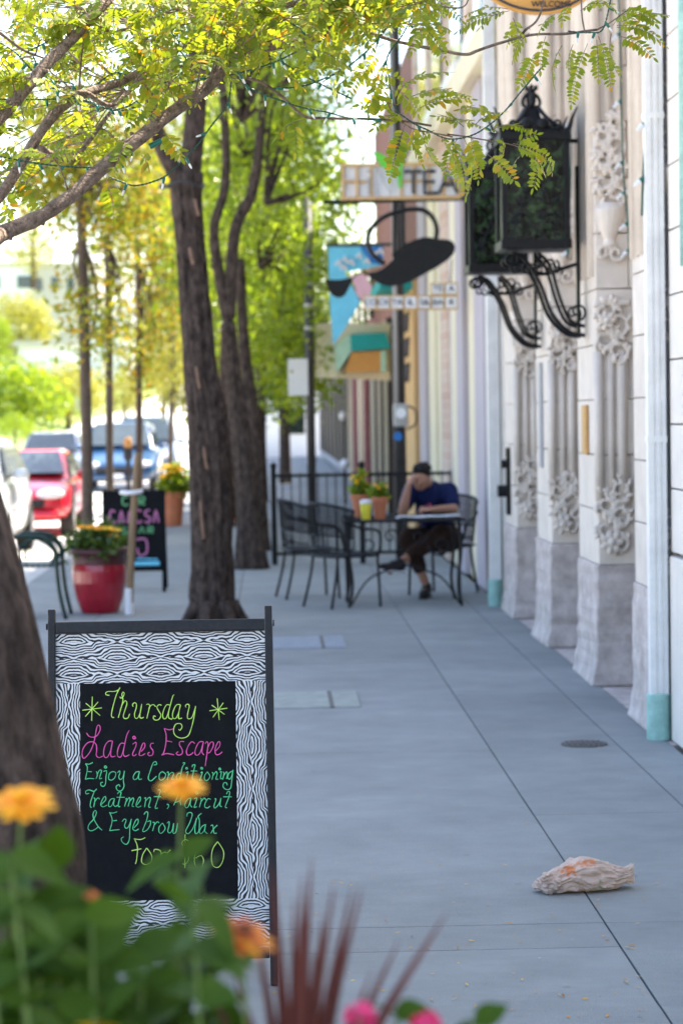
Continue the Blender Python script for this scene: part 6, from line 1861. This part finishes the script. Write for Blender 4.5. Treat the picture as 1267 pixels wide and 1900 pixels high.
# ================================================================== FAIRY LIGHTS
sock = MB(); sock.lathe([(0.0022, -0.004), (0.0042, 0.0), (0.0046, 0.006), (0.0034, 0.016)], (0, 0, 0), 10)
sock = sock.mesh('socket', 'socket', True)
tipm = MB(); tipm.lathe([(0.0031, 0.016), (0.0033, 0.022), (0.0028, 0.029), (0.0008, 0.033)], (0, 0, 0), 10)
tipm = tipm.mesh('tip', 'clear_bulb', True)
def fairy(pts, sc, ox, oy, Ya, Yb, label, every=0.085, plug=False):
    raw = [P(ox + a / sc, oy + b / sc, Ya + (Yb - Ya) * i / max(1, len(pts) - 1)) for i, (a, b) in enumerate(pts)]
    q = catmull(raw, 10)
    t_ = thing('fairy_light_string', q[0], label, 'string lights', 'green fairy light strings in the locust tree')
    # two twisted strands
    L = 0.0; w0, w1 = [], []
    acc = [0.0]
    for i in range(1, len(q)): acc.append(acc[-1] + (q[i] - q[i - 1]).length)
    n = max(8, int(acc[-1] / 0.0045))
    pos = []
    for k in range(n + 1):
        s = acc[-1] * k / n
        i = max(0, min(len(q) - 2, int(np.searchsorted(acc, s)) - 1))
        f_ = (s - acc[i]) / max(1e-6, acc[i + 1] - acc[i])
        p = q[i].lerp(q[i + 1], f_); d = (q[i + 1] - q[i]).normalized()
        pos.append((p, d, s))
        e1 = d.orthogonal().normalized(); e2 = d.cross(e1)
        a = s * 2 * math.pi / 0.024
        o = (e1 * math.cos(a) + e2 * math.sin(a)) * 0.0016
        w0.append(p + o); w1.append(p - o)
    m_ = MB(); m_.tube(w0, 0.0014, 5); m_.tube(w1, 0.0014, 5)
    m_.build('wire', 'wire', t_, smooth=True)
    nxt = random.uniform(0.02, every)
    for p, d, s in pos:
        if s >= nxt:
            nxt = s + every * random.uniform(0.75, 1.25)
            dr = Vector((random.gauss(0.25, 0.5), random.gauss(0, 0.4), random.gauss(-1.0, 0.45))).normalized()
            o = inst('bulb', sock, t_, p + dr * 0.003 - wloc(t_), dr.to_track_quat('Z', 'Y').to_euler())
            inst('tip', tipm, o)
    return t_
fairy([(0, 365), (150, 366), (300, 365), (430, 402), (560, 345), (740, 292), (870, 270), (1000, 232), (1110, 180), (1175, 150), (1200, 100)], 1.98, 0, 0, 6.75, 7.05, 'fairy light string running straight from the left edge to the thick branch')
fairy([(0, 575), (150, 602), (300, 615), (390, 612), (450, 590), (490, 545)], 1.98, 0, 0, 6.6, 6.85, 'lowest left fairy light string along the bottom branch', 0.07)
fairy([(850, 300), (835, 385), (780, 458), (720, 540), (640, 620), (590, 657), (500, 682), (440, 665), (400, 650)], 1.98, 0, 0, 7.0, 6.8, 'fairy light string hanging in a loop before the large trunk', 0.10)
fairy([(870, 285), (940, 335), (1040, 372), (1110, 395), (1200, 412), (1290, 435), (1420, 440)], 1.98, 0, 0, 7.0, 7.2, 'fairy light string along the thin twig right of the trunk', 0.075)
fairy([(-10, 150), (60, 195), (130, 270), (190, 320), (290, 362), (420, 405), (500, 395)], 1.98, 0, 0, 6.6, 6.85, 'fairy light string slanting down across the upper left branch', 0.06)
fairy([(100, 190), (180, 150), (250, 95), (320, 42), (390, -10)], 1.98, 0, 0, 6.75, 6.85, 'short fairy light string wrapped on the upper left branch', 0.07)
fairy([(590, 50), (630, 110), (660, 180), (690, 235), (640, 290), (580, 310)], 1.98, 0, 0, 7.0, 6.95, 'fairy light string dropping beside the central twig', 0.06)
fairy([(1015, 25), (1060, 80), (1110, 115), (1060, 170), (1030, 215), (1090, 262), (1180, 310), (1290, 362)], 1.98, 0, 0, 7.05, 7.2, 'fairy light string zigzagging behind the forked branch', 0.065)
fairy([(275, 0), (235, 75), (182, 148), (140, 192), (70, 245), (0, 278), (-80, 305), (-180, 312)], 1.9, 600, 0, 7.15, 7.1, 'fairy light string with fat green joints above the tea sign', 0.07)
fairy([(1015, -20), (985, 100), (940, 115), (860, 110)], 1.9, 600, 0, 7.35, 7.35, 'short fairy light string on the right hand branch tip', 0.05)
fairy([(780, 225), (740, 270), (690, 330), (640, 390), (585, 440), (520, 478), (440, 490), (370, 460), (310, 430), (250, 375), (230, 270), (225, 200), (280, 120), (330, 20)], 1.9, 600, 0, 7.35, 7.15, 'long fairy light string looping below the right hand leaves', 0.11)
fairy([(-120, 20), (-60, 110), (30, 130), (60, 180), (180, 90), (260, 120)], 1.98, 120, 90, 6.8, 7.0, 'fairy light string tangled in the bright leaves at left', 0.06)
fairy([(820, 60), (880, 120), (960, 60), (1060, 50), (1130, 75)], 1.98, -100, 0, 7.0, 7.1, 'fairy light string near the top edge over the trunk', 0.06)
t = thing('light_plug', P(242, 270, 6.8), 'green fairy light plug joint taped on the bottom branch', 'plug')
MB().tube(catmull([P(232, 283, 6.78), P(240, 272, 6.77), P(252, 258, 6.77)], 4), [0.007, 0.009], 8).build('plug_body', 'socket', t, smooth=True)
MB().tube(catmull([P(278, 272, 6.78), P(290, 266, 6.78), P(300, 260, 6.78)], 4), [0.009, 0.006], 8).build('plug_body', 'socket', t, smooth=True)
# strings on the stone front
def wall_string(pts, Y, label):
    q = catmull([P(u, v, Y) for u, v in pts], 8)
    t_ = thing('wall_light_string', q[-1], label, 'string lights', 'light strings on the gothic front')
    MB().tube(q, 0.006, 6).build('wire', 'wire', t_, smooth=True)
    for i in range(6, len(q), 9):
        d = Vector((-0.6, -0.3, -0.5)).normalized()
        o = MB().tube([q[i], q[i] + d * 0.03], 0.011, 8).build('bulb', 'socket', t_)
        MB().tube([q[i] + d * 0.03, q[i] + d * 0.07], [0.014, 0.008], 8).build('tip', 'clear_bulb', o)
wall_string([(1147, -10), (1150, 90), (1152, 200), (1155, 300), (1158, 350), (1163, 400), (1166, 450), (1168, 478)], 14.2, 'green light string hanging down the nearest carved pilaster')
wall_string([(1062, 120), (1060, 260), (1058, 330), (1056, 400), (1055, 460), (1050, 480)], 16.4, 'green light string behind the nearest lantern')
wall_string([(1202, -10), (1200, 120), (1197, 240), (1192, 330), (1190, 400)], 12.0, 'thin light string beside the white downpipe')

# ================================================================== BAG, PLATES, FALLEN LEAVES
bc = G(1087, 1650)
vs, fs = [], []
nu_, nv_ = 84, 60
tri = lambda x_: 4 * abs(x_ - math.floor(x_ + 0.5)) - 1
_rb = random.Random(5)
CR = [(Vector((_rb.gauss(0, 1), _rb.gauss(0, 1), _rb.gauss(0, 1))).normalized(), _rb.uniform(10, 34), _rb.random(), _rb.uniform(0.25, 0.6)) for _ in range(7)]
for i in range(nu_ + 1):
    t_ = i / nu_
    x = (t_ - 0.5) * 0.325
    h = np.interp(t_, [0, 0.04, 0.12, 0.25, 0.4, 0.55, 0.7, 0.85, 0.93, 0.98, 1.0], [0.012, 0.03, 0.05, 0.08, 0.1, 0.102, 0.09, 0.076, 0.066, 0.074, 0.08])
    dp = np.interp(t_, [0, 0.05, 0.2, 0.5, 0.8, 1.0], [0.03, 0.055, 0.075, 0.085, 0.06, 0.03])
    lift = np.interp(t_, [0, 0.8, 0.9, 1.0], [0, 0, 0.02, 0.015])
    for j in range(nv_):
        a = 2 * math.pi * j / nv_
        sx = math.copysign(abs(math.cos(a)) ** 0.8, math.cos(a)); sz = math.copysign(abs(math.sin(a)) ** 0.8, math.sin(a))
        p = Vector((x, sx * dp, lift + (sz * 0.5 + 0.5) * (h - lift)))
        ang = a / (2 * math.pi)
        pl_ = tri(ang * 11 + 0.9 * noise.noise(p * 9.0) + t_ * 0.8) * (1.15 - 0.9 * t_) + 0.55 * tri(ang * 23 + 1.3 * noise.noise(p * 14.0) - t_ * 1.5)
        k_ = sum(w1 * tri(p.dot(d1) * f1 + h1 + 0.5 * noise.noise(p * 12.0)) for d1, f1, h1, w1 in CR)
        c1 = 1 - 2 * abs(noise.noise(p * 22.0 + Vector((1, 2, 3))))
        c2 = 1 - 2 * abs(noise.noise(p * 48.0))
        c3 = 1 - 2 * abs(noise.noise(Vector((p.x * 16 + p.z * 30, p.y * 20, p.z * 12 - p.x * 20))))
        amp = 0.0105 * (1.2 - 0.3 * t_)
        k = amp * (0.42 * k_ + 0.62 * pl_ + 0.3 * c1)
        nr = Vector((0, sx, sz)).normalized()
        p = p + nr * k + Vector((0.006 * noise.noise(p * 30), 0, 0))
        p.z = max(p.z, 0.002 + 0.002 * abs(c2))
        vs.append(p)
for i in range(nu_):
    for j in range(nv_):
        fs.append((i * nv_ + j, i * nv_ + (j + 1) % nv_, (i + 1) * nv_ + (j + 1) % nv_, (i + 1) * nv_ + j))
fs.append(tuple(range(nv_ - 1, -1, -1)))
mb = MB(); mb.add([bc + Matrix.Rotation(R(7), 3, 'Z') @ v for v in vs], fs)
for k in range(9):     # gathered knot of paper on the left
    a = random.uniform(0, 6.28)
    p = bc + Vector((-0.135 + random.uniform(-0.022, 0.02), -0.05 + random.uniform(-0.03, 0.04), 0.028 + random.uniform(-0.012, 0.03)))
    e_ = MB(); e_.ell((0, 0, 0), 1.0, None, 14, 10)
    r_ = Vector((random.uniform(0.02, 0.032), random.uniform(0.02, 0.03), random.uniform(0.016, 0.024)))
    pts = []
    for v in e_.v:
        v = Vector(v); n_ = 1 + 0.45 * (1 - 2 * abs(noise.noise(v * 2.2 + p * 40))) - 0.15
        q = p + Vector((v.x * r_.x, v.y * r_.y, v.z * r_.z)) * n_
        q.z = max(q.z, 0.002)
        pts.append(q)
    mb.add(pts, e_.f)
bag = mb.build('paper_bag', 'bag')
tag(bag, 'crumpled white paper bag with orange print lying on the pavement', 'paper bag')
a, b = G(610, 1314), G(497, 1286)
o = MB().box(((a.x - 0.34 + a.x) / 2, (a.y + b.y) / 2, 0.001), (0.36 + 0.34 - 0.0, b.y - a.y, 0.012)).build('access_cover', 'plate_green', bevel=0.003)
tag(o, 'green grey access cover in the pavement just right of the zebra board', 'access cover')
MB().box((a.x + 0.02, (a.y + b.y) / 2, 0.0015), (0.025, b.y - a.y, 0.012)).build('frame', 'cast_iron', o)
a, b = G(595, 1203), G(497, 1183)
o = MB().box(((a.x - 0.36 + a.x) / 2, (a.y + b.y) / 2, 0.001), (0.36 + 0.36, b.y - a.y, 0.012)).build('access_cover', 'plate_steel', bevel=0.003)
tag(o, 'blue grey access cover in the pavement farther off, near the cafe chairs', 'access cover')
MB().box((a.x + 0.02, (a.y + b.y) / 2, 0.0015), (0.025, b.y - a.y, 0.012)).build('frame', 'cast_iron', o)
c = G(1083, 1381)
t = thing('drain_cover', (c.x, c.y, 0), 'round dark iron drain cover in the pavement near the downpipe', 'drain cover')
MB().lathe([(0.115, 0.0), (0.115, 0.006), (0.10, 0.008)], (c.x, c.y, -0.001), 28).build('rim', 'cast_iron', t)
for k in range(-3, 4):
    MB().box((c.x + k * 0.026, c.y, 0.0095), (0.011, 0.17 - abs(k) * 0.016, 0.004)).build('bar', 'cast_iron', t)
fl = []
for k in range(190):
    u, v = random.uniform(480, 1267), random.uniform(1180, 1895)
    if k < 125: u, v = random.uniform(480, 1200), random.uniform(1600, 1895)
    p = G(u, v)
    if p.x > 1.85: continue
    s = random.uniform(0.005, 0.0125)
    a = random.uniform(0, 6.28); d = Vector((math.cos(a), math.sin(a), random.uniform(-0.25, 0.25))); n_ = Vector((-d.y, d.x, random.uniform(-0.4, 0.4))) * 0.42
    p = p + Vector((0, 0, 0.006))
    fl += [p - d * s, p + n_ * s * 0.9 - d * s * 0.2, p + n_ * s * 0.6 + d * s * 0.6, p + d * s, p - n_ * s * 0.6 + d * s * 0.6, p - n_ * s * 0.9 - d * s * 0.2]
o = mesh_np('fallen_leaves', np.array([tuple(q) for q in fl]), 6, 'fallen')
tag(o, 'small yellow brown leaves scattered over the pavement', 'fallen leaves', kind='stuff')

# ================================================================== FOREGROUND PLANTER
D = 2.5
t = thing('planter_box', (0.05, D, 0), 'grey planter below the foreground flowers, under the lower edge', 'planter')
X0, X1 = -0.56, 0.38
MB().box(((X0 + X1) / 2, D, 0.36), (X1 - X0, 0.5, 0.72)).build('box', 'planter', t, bevel=0.02)
MB().box(((X0 + X1) / 2, D, 0.725), (X1 - X0 - 0.06, 0.44, 0.02)).build('soil', 'soil', t)
def broad_leaf(mb, p, d, L, w_, droop=0.3):
    p = Vector(p); d = Vector(d).normalized()
    s = d.cross(Vector((random.gauss(0, 0.5), random.uniform(-1.6, 0.2), random.uniform(0.2, 1))))
    s = s.normalized() if s.length > 0.1 else Vector((1, 0, 0))
    up = s.cross(d)
    rows = []
    for k in range(6):
        t_ = k / 5
        ww = w_ * math.sin(math.pi * (0.08 + 0.88 * t_) ** 0.8) * 0.5
        c_ = p + d * L * t_ - Vector((0, 0, 1)) * droop * L * t_ * t_
        rows.append((c_ - s * ww + up * ww * 0.35, c_, c_ + s * ww + up * ww * 0.35))
    vs_ = [q for r_ in rows for q in r_]
    fs_ = []
    for k in range(5):
        fs_ += [(3 * k, 3 * k + 1, 3 * k + 4, 3 * k + 3), (3 * k + 1, 3 * k + 2, 3 * k + 5, 3 * k + 4)]
    mb.add(vs_, fs_)
def leafy_plant(u, v, Y, label, flower=None, fr=0.035, nl=10, L=0.095, first=0.09, name='flowering_plant', axis=(0, -0.35, 1), heart=False):
    top = P(u, v, Y)
    base = Vector((min(X1 - 0.05, max(X0 + 0.05, top.x + random.uniform(-0.04, 0.04))), D + max(-0.2, min(0.2, Y - D)), 0.72))
    t_ = thing(name, base, label, 'plant')
    st_ = catmull([base, base.lerp(top, 0.5) + Vector((random.uniform(-0.02, 0.02), 0, 0)), top], 8)
    MB().tube(st_, [0.0032, 0.002], 6).build('stem', 'stem', t_, smooth=True)
    Lt = (top - base).length
    for k in range(nl):
        s = 1 - first / Lt - (k // 2) * 0.052 / Lt
        if s < 0.05: break
        i = int(s * (len(st_) - 1)); p = st_[i]
        a = random.uniform(0, 6.28) if k % 2 == 0 else a + math.pi + random.uniform(-0.4, 0.4)
        m_ = MB(); broad_leaf(m_, p, (math.cos(a), math.sin(a) * 0.7, random.uniform(-0.5, 0.9)), L * random.uniform(0.75, 1.2), L * random.uniform(0.42, 0.58), random.uniform(0.1, 0.5))
        m_.build('leaf', 'leaf_front', t_, smooth=True, recalc=False)
    if flower:
        m_ = MB(); petals(m_, top, fr * 1.15, 11, -0.05, axis, 0.36); petals(m_, top + Vector((0, 0, 0.002)), fr * 0.95, 9, 0.15, axis, 0.36); petals(m_, top + Vector((0, 0, 0.004)), fr * 0.6, 7, 0.35, axis, 0.4)
        m_.build('flower_head', flower, t_, recalc=False)
        MB().ell(top + Vector(axis).normalized() * 0.010, (fr * 0.3, fr * 0.3, fr * 0.22)).build('heart', 'flower_heart' if heart else flower, t_)
    return t_
leafy_plant(42, 1490, 2.45, 'orange yellow flower standing before the leaning trunk at left', 'petal_orange', 0.032, 8, 0.06, 0.10)
leafy_plant(338, 1462, 2.68, 'orange yellow flower in front of the neon handwriting', 'petal_orange', 0.024, 8, 0.06, 0.07)
leafy_plant(450, 1738, 2.4, 'rust and orange flower at the lower right corner of the board', 'petal_red', 0.029, 3, 0.05, 0.2, axis=(0.25, -0.35, 0.9), heart=True)
leafy_plant(188, 1900, 2.4, 'bright yellow flower at the bottom edge', 'petal_yellow', 0.024, 4, 0.06, 0.08)
leafy_plant(168, 1668, 2.5, 'small closed orange bud among the green leaves', 'petal_red', 0.011, 4, 0.06, 0.06)
spots = [(20, 1590), (95, 1610), (60, 1690), (170, 1710), (240, 1770), (370, 1625), (360, 1670), (140, 1800), (30, 1780), (240, 1850), (330, 1800), (385, 1790), (60, 1870), (300, 1880), (-30, 1640), (195, 1790), (110, 1730), (-10, 1850), (385, 1860), (350, 1720), (270, 1810), (150, 1870), (100, 1830), (45, 1620), (130, 1680), (210, 1830), (80, 1780), (5, 1720), (330, 1860)]
for k, (u, v) in enumerate(spots):
    leafy_plant(u, v, random.uniform(2.35, 2.65), ('leafy green plant under the orange flower at the left edge' if u < 130 and v < 1750 else 'leafy green plant rising in front of the black writing panel' if u > 320 and v < 1730 else 'leafy green plant low at the bottom edge of the picture' if v > 1780 else 'leafy green plant in front of the lower zebra border'), None, 0, 14, random.uniform(0.05, 0.085), 0.0, 'leafy_plant')['group'] = 'leafy plants in the foreground planter'
# red strap leaved plant
c = Vector((P(545, 1960, 2.5).x, 2.5, 0.72))
t = thing('cordyline', c, 'dark red strap leaved plant at the bottom centre', 'plant')
tips = [(545, 1660), (585, 1760), (780, 1770), (560, 1620), (505, 1600), (578, 1585), (620, 1635), (655, 1640), (672, 1640), (600, 1690), (830, 1690), (740, 1745), (430, 1790), (470, 1700), (388, 1830), (690, 1800), (640, 1720), (520, 1730)]
for k, (u, v) in enumerate(tips):
    tip = P(u, v, 2.5 + random.uniform(-0.13, 0.13))
    mid = c.lerp(tip, 0.5) + Vector((0, 0, 0.03)) + (Vector((c.x - tip.x, 0, 0)) * 0.12)
    pts = catmull([c + Vector((random.uniform(-.015, .015), random.uniform(-.015, .015), 0)), mid, tip], 8)
    m_ = MB(); rows = []
    n = len(pts)
    sd = Vector((1, random.uniform(-0.5, 0.5), 0)).normalized()
    for i, p in enumerate(pts):
        t_ = i / (n - 1)
        ww = 0.0068 * min(1, (1 - t_) * 2.2 + 0.03) * (0.7 + 0.3 * min(1, t_ * 4))
        d = (pts[min(i + 1, n - 1)] - pts[max(i - 1, 0)]).normalized()
        s = (sd - d * sd.dot(d)).normalized()
        nn = s.cross(d)
        rows.append((p - s * ww + nn * ww * 0.4, p, p + s * ww + nn * ww * 0.4))
    vs_ = [q for r_ in rows for q in r_]; fs_ = []
    for i in range(n - 1): fs_ += [(3 * i, 3 * i + 1, 3 * i + 4, 3 * i + 3), (3 * i + 1, 3 * i + 2, 3 * i + 5, 3 * i + 4)]
    m_.add(vs_, fs_); m_.build('blade', 'cordyline', t, smooth=True, recalc=False)
def geranium(u, v, Y, label):
    top = P(u, v, Y); base = Vector((top.x, D, 0.72))
    t_ = thing('geranium', base, label, 'plant', 'pink geraniums in the foreground planter')
    MB().tube(catmull([base, base.lerp(top, 0.6) + Vector((0.01, 0, 0)), top], 5), 0.003, 6).build('stem', 'stem', t_)
    for k in range(11):
        d = Vector((random.gauss(0, 1), random.gauss(0, 1), random.gauss(0.3, 0.6))).normalized()
        m_ = MB(); petals(m_, top + d * 0.013, 0.010, 5, 0.2, d, 0.75); m_.build('floret', 'petal_pink', t_, recalc=False)
    for k in range(6):
        m_ = MB(); a = random.uniform(0, 6.28); broad_leaf(m_, base.lerp(top, random.uniform(0.45, 0.85)), (math.cos(a), math.sin(a), 0.4), 0.055, 0.06, 0.3)
        m_.build('leaf', 'leaf_front', t_, smooth=True, recalc=False)
geranium(668, 1888, 2.42, 'pink geranium head touching the red strap leaves')
geranium(790, 1905, 2.45, 'pink geranium head at the bottom edge, right of the others')
leafy_plant(735, 1885, 2.5, 'small light green sprig between the two pink geraniums', None, 0, 8, 0.05, 0.0, 'leafy_plant')
leafy_plant(885, 1900, 2.5, 'lone light green sprig at the bottom edge right of the geraniums', None, 0, 6, 0.05, 0.0, 'leafy_plant')
